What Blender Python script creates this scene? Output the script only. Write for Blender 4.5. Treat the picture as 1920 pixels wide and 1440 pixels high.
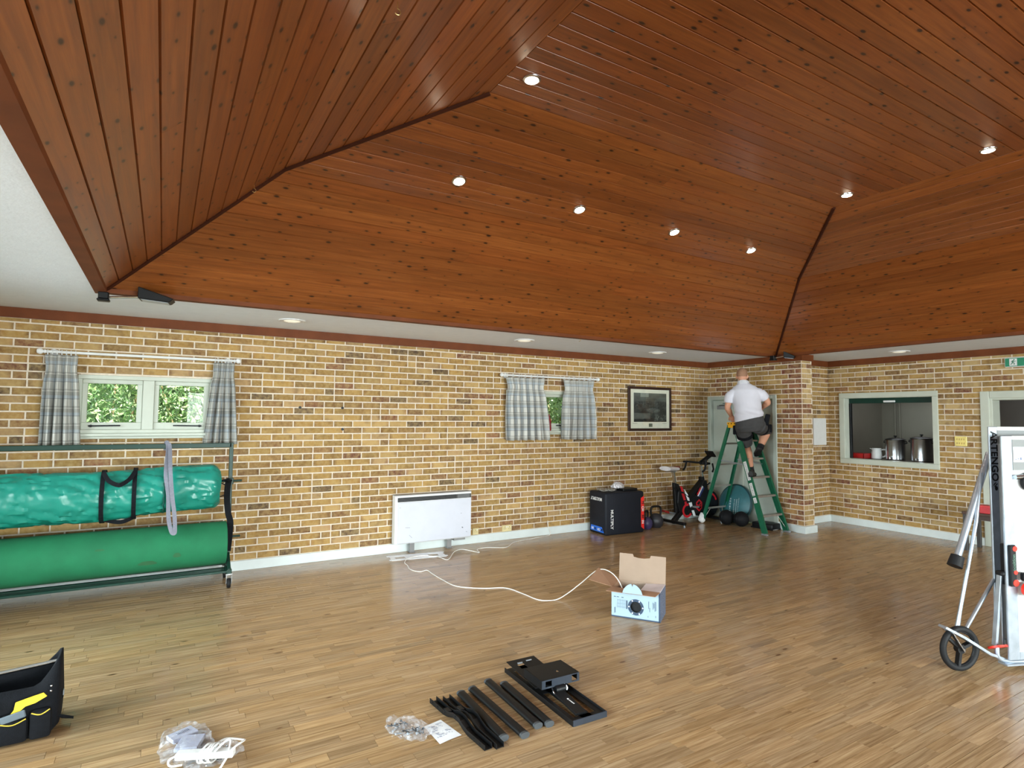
import bpy, bmesh, math, random
from math import sin, cos, pi, radians, sqrt, atan2, floor
from mathutils import Vector as V, Matrix as M, noise as mnoise
random.seed(7)
for o in list(bpy.data.objects): bpy.data.objects.remove(o)
S = bpy.context.scene
COL = S.collection

# ------------------------------------------------------------------ camera
FPX, YAW, PITCH, ROLL = 1091.69, 0.5388, 0.0562, 0.0088
CAM = V((-8.1069, -6.9428, 1.671))
_f = V((sin(YAW)*cos(PITCH), cos(YAW)*cos(PITCH), sin(PITCH)))
_r = V((cos(YAW), -sin(YAW), 0)); _u = _r.cross(_f)
CR = cos(ROLL)*_r + sin(ROLL)*_u; CU = -sin(ROLL)*_r + cos(ROLL)*_u; CF = _f
cd = bpy.data.cameras.new('camera'); cam = bpy.data.objects.new('camera', cd); COL.objects.link(cam)
cd.sensor_fit = 'HORIZONTAL'; cd.sensor_width = 36.0; cd.lens = FPX/1920*36
cd.clip_start = 0.05; cd.clip_end = 200
cam.matrix_world = M(((CR.x, CU.x, -CF.x, CAM.x), (CR.y, CU.y, -CF.y, CAM.y), (CR.z, CU.z, -CF.z, CAM.z), (0, 0, 0, 1)))
S.camera = cam
def seen(p):      # projected pixel + depth, used only to find which pieces show largest
    d = p - CAM; z = d.dot(CF)
    if z < 0.2: return None
    return 960 + FPX*d.dot(CR)/z, 720 - FPX*d.dot(CU)/z, z

# ------------------------------------------------------------------ world, daylight, exposure
w = bpy.data.worlds.new('sky'); S.world = w; w.use_nodes = True
nt = w.node_tree; bg = nt.nodes['Background']
sky = nt.nodes.new('ShaderNodeTexSky'); sky.sky_type = 'HOSEK_WILKIE'; sky.turbidity = 4.0
sky.sun_direction = V((0.6, -0.25, 0.75)).normalized()
nt.links.new(sky.outputs[0], bg.inputs[0]); bg.inputs[1].default_value = 1.6
def lamp(name, kind, loc, energy, color=(1, 1, 1), **kw):
    l = bpy.data.lights.new(name, kind); l.energy = energy; l.color = color
    aim = kw.pop('aim', None)
    for k, v in kw.items(): setattr(l, k, v)
    o = bpy.data.objects.new(name, l); COL.objects.link(o); o.location = loc
    if aim is not None: o.rotation_euler = V(aim).to_track_quat('-Z', 'Y').to_euler()
    return o
lamp('sun_light', 'SUN', (20, -8, 18), 24.0, (1.0, 0.95, 0.86), angle=0.01, aim=(-0.6, 0.25, -0.75))
# daylight coming in at the glazed doors of the two walls behind the camera
lamp('daylight_front', 'AREA', (-4.4, -15.0, 2.3), 5000, (0.91, 0.965, 1.0), shape='RECTANGLE', size=10.0, size_y=3.4, aim=(0, 1, 0.0))
lamp('daylight_left', 'AREA', (-13.2, -4.6, 2.3), 1850, (0.84, 0.93, 1.0), shape='RECTANGLE', size=10.0, size_y=3.2, aim=(1, 0.0, 0.0))
lamp('kitchen_fill_lamp', 'AREA', (3.0, -2.0, 2.48), 5, (0.95, 0.97, 1.0), shape='RECTANGLE', size=1.2, size_y=1.2, aim=(0, 0, -1))  # unseen lamp added under the kitchen ceiling to brighten the view through the hatch
lamp('lobby_fill_lamp', 'AREA', (3.4, -4.6, 2.48), 10, (0.95, 0.97, 1.0), shape='RECTANGLE', size=1.2, size_y=1.2, aim=(0, 0, -1))  # added fill lamp, out of view, so the open doorway is not black
S.view_settings.view_transform = 'Standard'; S.view_settings.look = 'None'
S.view_settings.gamma = 1.0; S.view_settings.use_curve_mapping = False
S.view_settings.exposure = 0.02

# ------------------------------------------------------------------ room numbers (metres)
ZS, ZT, ZC = 0.105, 2.545, 2.640           # skirting top, cornice bottom, soffit
XL, XR, YF = -9.98, 1.4165, -11.90         # left wall, hatch wall, wall behind the camera
YR, XD = -1.3065, 0.02                     # recess wall, door wall face
OXL, OXR, OYB, OYF = -8.607, 0.044, -1.283, -10.6
KI, KZ, TI, TZ = 1.20, 3.476, 2.31, 3.85   # ceiling knee inset/height, flat inset/height

# ------------------------------------------------------------------ material helpers
def lin(c):
    return tuple(((x/255)/12.92 if x/255 <= 0.04045 else ((x/255+0.055)/1.055)**2.4) for x in c)
def base_mat(name):
    m = bpy.data.materials.new(name); m.use_nodes = True
    return m, m.node_tree.nodes, m.node_tree.links, m.node_tree.nodes['Principled BSDF']
def pm(name, *a, **k):
    return bpy.data.materials.get(name) or _pm(name, *a, **k)
def _pm(name, rgb, rough=0.5, metal=0.0, var=0.12, scale=12.0, bump=0.0, bscale=None, coat=0.0, spec=None, stretch=None, sheen=0.0):
    m, N, L, P = base_mat(name)
    c = lin(rgb)
    tc = N.new('ShaderNodeTexCoord'); mp = N.new('ShaderNodeMapping'); L.new(tc.outputs['Object'], mp.inputs[0])
    if stretch: mp.inputs['Scale'].default_value = stretch
    nz = N.new('ShaderNodeTexNoise'); nz.inputs['Scale'].default_value = scale; nz.inputs['Detail'].default_value = 4
    L.new(mp.outputs[0], nz.inputs['Vector'])
    cr = N.new('ShaderNodeValToRGB'); cr.color_ramp.elements[0].position = 0.3; cr.color_ramp.elements[1].position = 0.7
    cr.color_ramp.elements[0].color = (*[x*(1-var) for x in c], 1); cr.color_ramp.elements[1].color = (*[min(1, x*(1+var)) for x in c], 1)
    L.new(nz.outputs['Fac'], cr.inputs[0]); L.new(cr.outputs[0], P.inputs['Base Color'])
    P.inputs['Roughness'].default_value = rough; P.inputs['Metallic'].default_value = metal
    if coat: P.inputs['Coat Weight'].default_value = coat; P.inputs['Coat Roughness'].default_value = 0.15
    if spec is not None: P.inputs['Specular IOR Level'].default_value = spec
    if sheen: P.inputs['Sheen Weight'].default_value = sheen
    if bump:
        n2 = N.new('ShaderNodeTexNoise'); n2.inputs['Scale'].default_value = bscale or scale*3; n2.inputs['Detail'].default_value = 5
        L.new(mp.outputs[0], n2.inputs['Vector'])
        b = N.new('ShaderNodeBump'); b.inputs['Strength'].default_value = bump; b.inputs['Distance'].default_value = 0.01
        L.new(n2.outputs['Fac'], b.inputs['Height']); L.new(b.outputs[0], P.inputs['Normal'])
    return m
def math_node(N, L, op, a, b=None, clamp=False):
    n = N.new('ShaderNodeMath'); n.operation = op; n.use_clamp = clamp
    for i, x in enumerate((a, b)):
        if x is None: continue
        if isinstance(x, (int, float)): n.inputs[i].default_value = x
        else: L.new(x, n.inputs[i])
    return n.outputs[0]
def mixc(N, L, fac, a, b, mode='MIX'):
    n = N.new('ShaderNodeMix'); n.data_type = 'RGBA'; n.blend_type = mode
    if isinstance(fac, (int, float)): n.inputs['Factor'].default_value = fac
    else: L.new(fac, n.inputs['Factor'])
    for k, x in (('A', a), ('B', b)):
        s = [i for i in n.inputs if i.name == k and i.type == 'RGBA'][0]
        if isinstance(x, tuple): s.default_value = (*x[:3], 1)
        else: L.new(x, s)
    return [o for o in n.outputs if o.type == 'RGBA'][0]
def vmul(N, L, v, sc):
    n = N.new('ShaderNodeVectorMath'); n.operation = 'MULTIPLY'; L.new(v, n.inputs[0]); n.inputs[1].default_value = sc
    return n.outputs[0]

def brick_material():
    m, N, L, P = base_mat('stock_brick')
    at = N.new('ShaderNodeAttribute'); at.attribute_name = 'pc'
    ge = N.new('ShaderNodeNewGeometry')
    n1 = N.new('ShaderNodeTexNoise'); n1.inputs['Scale'].default_value = 22; n1.inputs['Detail'].default_value = 6; n1.inputs['Roughness'].default_value = 0.65
    L.new(ge.outputs['Position'], n1.inputs['Vector'])
    n2 = N.new('ShaderNodeTexNoise'); n2.inputs['Scale'].default_value = 9; n2.inputs['Detail'].default_value = 3
    L.new(ge.outputs['Position'], n2.inputs['Vector'])
    f1 = N.new('ShaderNodeMapRange'); f1.inputs[1].default_value = 0.35; f1.inputs[2].default_value = 0.68; f1.inputs[3].default_value = 0.0; f1.inputs[4].default_value = 0.55
    L.new(n1.outputs['Fac'], f1.inputs[0])
    c = mixc(N, L, f1.outputs[0], at.outputs['Color'], lin((190, 162, 112)))
    f2 = N.new('ShaderNodeMapRange'); f2.inputs[1].default_value = 0.52; f2.inputs[2].default_value = 0.72; f2.inputs[3].default_value = 0.0; f2.inputs[4].default_value = 0.5
    L.new(n2.outputs['Fac'], f2.inputs[0])
    c = mixc(N, L, f2.outputs[0], c, lin((104, 78, 54)))
    L.new(c, P.inputs['Base Color']); P.inputs['Roughness'].default_value = 0.85; P.inputs['Specular IOR Level'].default_value = 0.25
    b = N.new('ShaderNodeBump'); b.inputs['Strength'].default_value = 0.5; b.inputs['Distance'].default_value = 0.006
    L.new(n1.outputs['Fac'], b.inputs['Height']); L.new(b.outputs[0], P.inputs['Normal'])
    return m
def plank_material(name, dark, mid, light, rough, knots, grain=(1.2, 26, 1), coat=0.0, knot_col=(46, 20, 8), kscale=(6.0, 13.0, 5.0), rv=0.12):
    m, N, L, P = base_mat(name)
    at = N.new('ShaderNodeAttribute'); at.attribute_name = 'puv'
    a2 = N.new('ShaderNodeAttribute'); a2.attribute_name = 'pc'
    n1 = N.new('ShaderNodeTexNoise'); n1.inputs['Scale'].default_value = 1.6; n1.inputs['Detail'].default_value = 6; n1.inputs['Roughness'].default_value = 0.6; n1.inputs['Distortion'].default_value = 0.6
    L.new(vmul(N, L, at.outputs['Vector'], grain), n1.inputs['Vector'])
    cr = N.new('ShaderNodeValToRGB'); e = cr.color_ramp.elements
    e[0].position = 0.28; e[0].color = (*lin(dark), 1); e[1].position = 0.74; e[1].color = (*lin(light), 1)
    k = e.new(0.5); k.color = (*lin(mid), 1)
    L.new(n1.outputs['Fac'], cr.inputs[0])
    c = mixc(N, L, 1.0, cr.outputs[0], a2.outputs['Color'], 'MULTIPLY')
    if knots:
        vo = N.new('ShaderNodeTexVoronoi'); vo.voronoi_dimensions = '2D'; vo.inputs['Scale'].default_value = 1.0; vo.inputs['Randomness'].default_value = 1.0
        L.new(vmul(N, L, at.outputs['Vector'], kscale), vo.inputs['Vector'])
        sp = N.new('ShaderNodeSeparateColor'); L.new(vo.outputs['Color'], sp.inputs[0])
        gate = math_node(N, L, 'GREATER_THAN', sp.outputs[0], 1-knots)
        rad = math_node(N, L, 'MULTIPLY', sp.outputs[1], 0.13)
        d = math_node(N, L, 'SUBTRACT', math_node(N, L, 'ADD', rad, 0.05), vo.outputs['Distance'])
        kf = math_node(N, L, 'MULTIPLY', math_node(N, L, 'MULTIPLY', d, 12.0, True), gate)
        halo = math_node(N, L, 'SUBTRACT', math_node(N, L, 'ADD', rad, 0.22), vo.outputs['Distance'])
        hf = math_node(N, L, 'MULTIPLY', math_node(N, L, 'MULTIPLY', halo, 3.0, True), math_node(N, L, 'MULTIPLY', gate, 0.45))
        c = mixc(N, L, hf, c, tuple(x*0.55 for x in lin(mid)))
        c = mixc(N, L, kf, c, lin(knot_col))
    L.new(c, P.inputs['Base Color'])
    r = N.new('ShaderNodeMapRange'); r.inputs[3].default_value = rough-rv*0.5; r.inputs[4].default_value = rough+rv*0.5
    L.new(n1.outputs['Fac'], r.inputs[0]); L.new(r.outputs[0], P.inputs['Roughness'])
    if coat: P.inputs['Coat Weight'].default_value = coat; P.inputs['Coat Roughness'].default_value = 0.18
    b = N.new('ShaderNodeBump'); b.inputs['Strength'].default_value = 0.12; b.inputs['Distance'].default_value = 0.004
    L.new(n1.outputs['Fac'], b.inputs['Height']); L.new(b.outputs[0], P.inputs['Normal'])
    return m
def glass_material(name='window_glass', tint=(0.97, 1, 0.98), rough=0.0, refl=0.2):
    m, N, L, P = base_mat(name); N.remove(P)
    t = N.new('ShaderNodeBsdfTransparent'); t.inputs[0].default_value = (*tint, 1)
    g = N.new('ShaderNodeBsdfGlossy'); g.inputs['Roughness'].default_value = rough
    fr = N.new('ShaderNodeFresnel'); fr.inputs[0].default_value = 1.45
    mx = N.new('ShaderNodeMixShader'); L.new(math_node(N, L, 'MULTIPLY', fr.outputs[0], refl, True), mx.inputs[0]); L.new(t.outputs[0], mx.inputs[1]); L.new(g.outputs[0], mx.inputs[2])
    L.new(mx.outputs[0], N['Material Output'].inputs[0])
    return m
def film_material(name, opacity=0.35, rgb=(235, 238, 245)):
    m, N, L, P = base_mat(name)
    P.inputs['Base Color'].default_value = (*lin(rgb), 1); P.inputs['Roughness'].default_value = 0.12
    P.inputs['Specular IOR Level'].default_value = 0.9
    t = N.new('ShaderNodeBsdfTransparent')
    nz = N.new('ShaderNodeTexNoise'); nz.inputs['Scale'].default_value = 45; nz.inputs['Detail'].default_value = 3
    tc = N.new('ShaderNodeTexCoord'); L.new(tc.outputs['Object'], nz.inputs['Vector'])
    mr = N.new('ShaderNodeMapRange'); mr.inputs[1].default_value = 0.4; mr.inputs[2].default_value = 0.65; mr.inputs[3].default_value = opacity*0.4; mr.inputs[4].default_value = min(1, opacity*1.8)
    L.new(nz.outputs['Fac'], mr.inputs[0])
    mx = N.new('ShaderNodeMixShader'); L.new(mr.outputs[0], mx.inputs[0]); L.new(t.outputs[0], mx.inputs[1]); L.new(P.outputs[0], mx.inputs[2])
    L.new(mx.outputs[0], N['Material Output'].inputs[0])
    return m
def glow_material(name, rgb, strength):
    m, N, L, P = base_mat(name)
    P.inputs['Emission Color'].default_value = (*lin(rgb), 1); P.inputs['Emission Strength'].default_value = strength
    P.inputs['Base Color'].default_value = (*lin(rgb), 1)
    return m
def plaid_material():
    m, N, L, P = base_mat('plaid_curtain_cloth')
    at = N.new('ShaderNodeAttribute'); at.attribute_name = 'puv'
    sp = N.new('ShaderNodeSeparateXYZ'); L.new(at.outputs['Vector'], sp.inputs[0])
    def bands(sock, specs):   # (period, offset, width)
        out = []
        for per, off, wid in specs:
            t = math_node(N, L, 'FRACT', math_node(N, L, 'ADD', math_node(N, L, 'DIVIDE', sock, per), off))
            out.append(math_node(N, L, 'LESS_THAN', t, wid))
        return out
    specs = [(0.16, 0.0, 0.38), (0.16, 0.45, 0.05), (0.16, 0.62, 0.16), (0.16, 0.9, 0.06)]
    c = lin((226, 224, 218))
    cols = [lin((152, 150, 144)), lin((92, 104, 114)), lin((168, 184, 198)), lin((248, 246, 240))]
    for sock in (sp.outputs[0], sp.outputs[1]):
        for b, col in zip(bands(sock, specs), cols):
            c = mixc(N, L, math_node(N, L, 'MULTIPLY', b, 0.5), c, col)
    L.new(c, P.inputs['Base Color']); P.inputs['Roughness'].default_value = 0.9; P.inputs['Specular IOR Level'].default_value = 0.1
    tr = N.new('ShaderNodeBsdfTranslucent'); L.new(c, tr.inputs[0])
    mx = N.new('ShaderNodeMixShader'); mx.inputs[0].default_value = 0.3
    L.new(P.outputs[0], mx.inputs[1]); L.new(tr.outputs[0], mx.inputs[2]); L.new(mx.outputs[0], N['Material Output'].inputs[0])
    return m
def attr_mat(name, rough=0.6, metal=0.0, var=0.1, scale=30):
    m, N, L, P = base_mat(name)
    at = N.new('ShaderNodeAttribute'); at.attribute_name = 'pc'
    nz = N.new('ShaderNodeTexNoise'); nz.inputs['Scale'].default_value = scale
    g = N.new('ShaderNodeMapRange'); g.inputs[3].default_value = 1-var; g.inputs[4].default_value = 1+var
    L.new(nz.outputs['Fac'], g.inputs[0])
    c = N.new('ShaderNodeVectorMath'); c.operation = 'SCALE'; L.new(at.outputs['Color'], c.inputs[0]); L.new(g.outputs[0], c.inputs['Scale'])
    L.new(c.outputs[0], P.inputs['Base Color']); P.inputs['Roughness'].default_value = rough; P.inputs['Metallic'].default_value = metal
    return m

MT = {}
MT['brick'] = brick_material()
MT['mortar'] = pm('mortar', (216, 202, 184), 0.95, var=0.10, scale=30, bump=0.25, bscale=90)
MT['ceil_wood'] = plank_material('varnished_pine', (108, 56, 22), (128, 69, 28), (146, 83, 36), 0.34, 0.6, coat=0.18)
MT['trim_wood'] = pm('stained_trim_wood', (106, 56, 28), 0.6, var=0.15, scale=5, spec=0.2)
MT['hip_wood'] = pm('dark_bead_wood', (58, 24, 10), 0.6, var=0.2, scale=6, spec=0.2)
MT['floor_wood'] = plank_material('oak_strip', (130, 100, 67), (162, 131, 95), (192, 163, 124), 0.2, 0.045, grain=(1.6, 40, 1), coat=0.0, knot_col=(96, 62, 34), kscale=(5, 14, 5), rv=0.1)
MT['floor_base'] = pm('floor_joint', (120, 86, 54), 0.7)
MT['soffit'] = pm('white_soffit_paint', (232, 238, 246), 0.9, var=0.02, bump=0.2, bscale=60)
MT['skirt'] = pm('pale_skirting_paint', (214, 222, 222), 0.45, var=0.05, scale=6)
MT['frame_paint'] = pm('sage_cream_paint', (190, 194, 181), 0.42, var=0.05, scale=5)
MT['door_paint'] = pm('grey_green_door_paint', (176, 184, 174), 0.45, var=0.06, scale=4)
MT['glass'] = glass_material()
MT['white'] = pm('white_paint', (222, 222, 222), 0.4, var=0.03)
MT['white_rough'] = pm('white_card', (240, 242, 246), 0.7, var=0.03)
MT['black'] = pm('black_plastic', (15, 16, 19), 0.45, var=0.2, spec=0.3)
MT['black_metal'] = pm('black_powder_coat', (13, 14, 16), 0.45, var=0.15, scale=50, spec=0.3)
MT['black_cloth'] = pm('black_nylon', (15, 17, 22), 0.85, spec=0.2, var=0.25, scale=60, bump=0.3, bscale=200)
MT['rubber'] = pm('black_rubber', (20, 20, 22), 0.65, spec=0.3, var=0.2)
MT['chrome'] = pm('bright_steel', (205, 208, 212), 0.22, 1.0, var=0.06)
MT['galv'] = pm('galvanised_steel', (176, 186, 198), 0.36, 0.75, var=0.14, scale=14)
MT['alu'] = pm('ladder_aluminium', (176, 172, 166), 0.4, 0.7, var=0.1)
MT['green_metal'] = pm('dark_green_paint', (9, 48, 38), 0.42, spec=0.35, var=0.1)
MT['ladder_green'] = pm('green_fibreglass', (18, 98, 70), 0.4, var=0.12, scale=20)
MT['teal'] = pm('teal_tarpaulin', (26, 128, 112), 0.3, var=0.1, scale=5, bump=0.2, bscale=10)
MT['mat_green'] = pm('green_sports_matting', (18, 106, 68), 0.85, var=0.14, scale=4, bump=0.2, bscale=150)
MT['grey_strap'] = pm('grey_webbing', (122, 122, 134), 0.8, var=0.1, scale=80)
MT['plaid'] = plaid_material()
MT['lampglow'] = glow_material('lit_lamp_glass', (255, 236, 205), 28.0)
MT['dimglow'] = glow_material('lamp_diffuser', (250, 245, 226), 0.5)
MT['skin'] = pm('skin', (206, 150, 122), 0.55, var=0.08, scale=14)
MT['attr'] = attr_mat('coloured_print')
MT['attr_leaf'] = attr_mat('leaf', 0.5, var=0.2, scale=3)

# ------------------------------------------------------------------ mesh helpers
class MB:
    def __init__(s): s.v = []; s.f = []; s.c = []; s.uv = []
    def add(s, vs, fs, col=None, uvs=None):
        o = len(s.v); s.v += [V(p) for p in vs]; s.f += [tuple(i+o for i in f) for f in fs]
        if col is not None: s.c += ([col]*len(vs) if not isinstance(col, list) else col)
        if uvs is not None: s.uv += uvs
        return s
    def box(s, c, d, R=None, col=None):
        x, y, z = d[0]/2, d[1]/2, d[2]/2; c = V(c)
        vs = [V((a*x, b*y, e*z)) for a in (-1, 1) for b in (-1, 1) for e in (-1, 1)]
        if R is not None: vs = [R @ p for p in vs]
        return s.add([c+p for p in vs], [(0, 1, 3, 2), (4, 6, 7, 5), (0, 4, 5, 1), (2, 3, 7, 6), (0, 2, 6, 4), (1, 5, 7, 3)], col)
    def bb(s, a, b, col=None):
        return s.box([(a[i]+b[i])/2 for i in range(3)], [abs(b[i]-a[i]) for i in range(3)], None, col)
    def beam(s, p, q, w, h, up=(0, 0, 1), col=None):
        p, q = V(p), V(q); d = (q-p); ln = d.length; d.normalize(); sd = d.cross(V(up))
        if sd.length < 1e-4: sd = d.cross(V((1, 0, 0)))
        sd.normalize(); u = sd.cross(d)
        R = M((d, sd, u)).transposed()
        return s.box((p+q)/2, (ln, w, h), R, col)
    def tube(s, pts, r, n=10, cap=True, col=None, flat=1.0, up=None):
        pts = [V(p) for p in pts]; rs = r if isinstance(r, (list, tuple)) else [r]*len(pts)
        o = len(s.v); prev = None
        for i, p in enumerate(pts):
            t = (pts[min(i+1, len(pts)-1)]-pts[max(i-1, 0)]).normalized()
            if prev is None:
                a = V(up) if up else (V((0, 0, 1)) if abs(t.z) < 0.9 else V((1, 0, 0)))
                x = t.cross(a).normalized()
            else: x = (prev - t*prev.dot(t)).normalized()
            prev = x; y = t.cross(x)
            for k in range(n):
                a = 2*pi*k/n; s.v.append(p + (x*cos(a) + y*sin(a)*flat)*rs[i])
                if col is not None: s.c.append(col)
        for i in range(len(pts)-1):
            for k in range(n):
                a = o+i*n+k; b = o+i*n+(k+1) % n; s.f.append((a, b, b+n, a+n))
        if cap:
            s.f.append(tuple(o+k for k in range(n))[::-1]); s.f.append(tuple(o+(len(pts)-1)*n+k for k in range(n)))
        return s
    def cyl(s, p, q, r, r2=None, n=16, col=None): return s.tube([p, q], [r, r if r2 is None else r2], n, True, col)
    def loft(s, rings, cap=True, col=None):
        o = len(s.v); n = len(rings[0])
        for rg in rings:
            for p in rg:
                s.v.append(V(p))
                if col is not None: s.c.append(col)
        for i in range(len(rings)-1):
            for k in range(n):
                a = o+i*n+k; b = o+i*n+(k+1) % n; s.f.append((a, b, b+n, a+n))
        if cap: s.f.append(tuple(o+k for k in range(n))[::-1]); s.f.append(tuple(o+(len(rings)-1)*n+k for k in range(n)))
        return s
    def lathe(s, prof, c=(0, 0, 0), ax='z', n=24, col=None):
        c = V(c); rings = []
        for r, h in prof:
            rg = []
            for k in range(n):
                a = 2*pi*k/n; x, y = r*cos(a), r*sin(a)
                p = V((x, y, h)) if ax == 'z' else (V((h, x, y)) if ax == 'x' else V((x, h, y)))
                rg.append(c+p)
            rings.append(rg)
        return s.loft(rings, True, col)
    def ell(s, c, r, n=16, m=10, R=None, col=None):
        c = V(c); rings = []
        for i in range(m+1):
            t = -pi/2*0.995 + pi*0.995*i/m; rg = []
            for k in range(n):
                a = 2*pi*k/n; p = V((r[0]*cos(t)*cos(a), r[1]*cos(t)*sin(a), r[2]*sin(t)))
                rg.append(c + (R @ p if R is not None else p))
            rings.append(rg)
        return s.loft(rings, True, col)
    def prism(s, poly, ext, col=None):
        n = len(poly); e = V(ext); vs = [V(p) for p in poly]+[V(p)+e for p in poly]
        fs = [tuple(range(n))[::-1], tuple(range(n, 2*n))]+[(i, (i+1) % n, (i+1) % n+n, i+n) for i in range(n)]
        return s.add(vs, fs, col)
    def torus(s, c, R_, r, ax='y', n=28, m=8, col=None):
        c = V(c); o = len(s.v)
        for i in range(n):
            a = 2*pi*i/n
            for j in range(m):
                b = 2*pi*j/m; q = R_+r*cos(b); h = r*sin(b)
                p = {'y': V((q*cos(a), h, q*sin(a))), 'z': V((q*cos(a), q*sin(a), h)), 'x': V((h, q*cos(a), q*sin(a)))}[ax]
                s.v.append(c+p)
                if col is not None: s.c.append(col)
        for i in range(n):
            for j in range(m):
                s.f.append((o+i*m+j, o+((i+1) % n)*m+j, o+((i+1) % n)*m+(j+1) % m, o+i*m+(j+1) % m))
        return s
    def mesh(s, name, mat, off=V((0, 0, 0)), smooth=False, bevel=0.0, seg=1):
        me = bpy.data.meshes.new(name)
        me.from_pydata([tuple(p-off) for p in s.v], [], s.f)
        if s.c and len(s.c) == len(s.v):
            a = me.attributes.new('pc', 'FLOAT_COLOR', 'POINT'); a.data.foreach_set('color', [x for c in s.c for x in (*c[:3], 1.0)])
        if s.uv and len(s.uv) == len(s.v):
            a = me.attributes.new('puv', 'FLOAT_VECTOR', 'POINT'); a.data.foreach_set('vector', [x for c in s.uv for x in c])
        if bevel:
            bm = bmesh.new(); bm.from_mesh(me)
            bmesh.ops.recalc_face_normals(bm, faces=bm.faces)
            ed = [e for e in bm.edges if len(e.link_faces) == 2 and e.calc_face_angle(0) > 0.6]
            bmesh.ops.bevel(bm, geom=ed, offset=bevel, segments=seg, affect='EDGES', profile=0.5)
            bm.to_mesh(me); bm.free()
        elif not s.uv:
            bm = bmesh.new(); bm.from_mesh(me); bmesh.ops.recalc_face_normals(bm, faces=bm.faces); bm.to_mesh(me); bm.free()
        if smooth:
            me.shade_smooth()
            try: me.set_sharp_from_angle(angle=radians(38))
            except Exception: pass
        m = MT[mat] if isinstance(mat, str) else mat
        me.materials.append(m)
        return me
def link(name, me, parent=None):
    o = bpy.data.objects.new(name, me); COL.objects.link(o)
    if parent is not None: o.parent = parent
    return o
def tag(o, label, cat, group=None, kind=None):
    o['label'] = label; o['category'] = cat
    if group: o['group'] = group
    if kind: o['kind'] = kind
    return o
def single(name, mb, mat, label, cat, group=None, kind=None, base=None, **kw):
    """thing that is one mesh; origin at its base"""
    if base is None:
        xs = [p.x for p in mb.v]; ys = [p.y for p in mb.v]; zs = [p.z for p in mb.v]
        base = V(((min(xs)+max(xs))/2, (min(ys)+max(ys))/2, min(zs)))
    base = V(base)
    o = link(name, mb.mesh(name, mat, base, **kw)); o.location = base
    return tag(o, label, cat, group, kind)
class Thing:
    """Empty at the base; parts given in world coordinates (world=True) or in the thing's own frame"""
    def __init__(s, name, label, cat, loc=(0, 0, 0), rz=0.0, group=None, world=False):
        s.o = bpy.data.objects.new(name, None); COL.objects.link(s.o); s.o.empty_display_size = 0.05
        s.o.location = loc; s.o.rotation_euler = (0, 0, rz); tag(s.o, label, cat, group)
        s.off = V(loc) if world else V((0, 0, 0))
    def part(s, name, mb, mat, parent=None, label=None, **kw):
        me = mb if isinstance(mb, bpy.types.Mesh) else mb.mesh(name, mat, s.off, **kw)
        o = link(name, me, parent or s.o)
        if label: o['label'] = label
        return o
def text_mb(txt, size, bold=0.0, ext=0.001, col=None):
    """lettering laid in the XY plane, centred, as plain geometry"""
    c = bpy.data.curves.new('t', 'FONT'); c.body = txt; c.size = size; c.align_x = 'CENTER'; c.align_y = 'CENTER'; c.extrude = ext; c.offset = bold; c.resolution_u = 3
    o = bpy.data.objects.new('t', c); COL.objects.link(o)
    dg = bpy.context.evaluated_depsgraph_get(); dg.update()
    me = o.evaluated_get(dg).to_mesh()
    mb = MB(); mb.add([v.co.copy() for v in me.vertices], [tuple(p.vertices) for p in me.polygons], col)
    bpy.data.objects.remove(o); bpy.data.curves.remove(c)
    return mb
def xform(mb, mat4):
    mb.v = [mat4 @ p for p in mb.v]; return mb
def place(origin, xdir, ydir):
    x = V(xdir).normalized(); y = V(ydir).normalized(); z = x.cross(y)
    m = M((x, y, z)).transposed().to_4x4(); m.translation = V(origin); return m
def remesh_mb(mb, voxel, smooth=6, factor=0.5):
    """fuse overlapping closed shapes into one continuous skin"""
    me = mb.mesh('tmp', 'white'); o = link('tmp', me)
    md = o.modifiers.new('r', 'REMESH'); md.mode = 'VOXEL'; md.voxel_size = voxel
    if smooth:
        ms = o.modifiers.new('s', 'SMOOTH'); ms.iterations = smooth; ms.factor = factor
    dg = bpy.context.evaluated_depsgraph_get(); dg.update()
    ev = o.evaluated_get(dg).to_mesh()
    r = MB(); r.add([v.co.copy() for v in ev.vertices], [tuple(p.vertices) for p in ev.polygons])
    bpy.data.objects.remove(o)
    return r
def crumple(mb, amp, sc, seed=0):
    for i, p in enumerate(mb.v):
        q = p*sc + V((seed*3.1, seed*1.7, seed*0.9)); mb.v[i] = p + mnoise.noise_vector(q)*amp
    return mb
def catmull(pts, k=6):
    pts = [V(p) for p in pts]; out = []
    for i in range(len(pts)-1):
        a, b, c, d = pts[max(i-1, 0)], pts[i], pts[i+1], pts[min(i+2, len(pts)-1)]
        for j in range(k):
            t = j/k; out.append(0.5*((2*b)+(c-a)*t+(2*a-5*b+4*c-d)*t*t+(3*b-a-3*c+d)*t**3))
    return out+[pts[-1]]

# ================================================================== STRUCTURE
def slab(name, org, ud, n, u0, u1, z0, z1, holes, thick, mat, label, extra=None):
    """wall slab with rectangular holes; org at u=0, ud along wall, n towards the room"""
    org, ud, n = V(org), V(ud), V(n)
    us = sorted({u0, u1, *[h[0] for h in holes], *[h[1] for h in holes]}); zs = sorted({z0, z1, *[h[2] for h in holes], *[h[3] for h in holes]})
    us = [x for x in us if u0 <= x <= u1]; zs = [x for x in zs if z0 <= x <= z1]
    mb = MB()
    for a, b in zip(us, us[1:]):
        for c, d in zip(zs, zs[1:]):
            mu, mz = (a+b)/2, (c+d)/2
            if any(h[0] < mu < h[1] and h[2] < mz < h[3] for h in holes): continue
            p = [org+ud*a+V((0, 0, c)), org+ud*b+V((0, 0, c)), org+ud*b+V((0, 0, d)), org+ud*a+V((0, 0, d))]
            mb.prism(p, -n*thick)
    o = link(name, mb.mesh(name, mat)); tag(o, label, 'wall', kind='structure')
    return o
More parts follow.
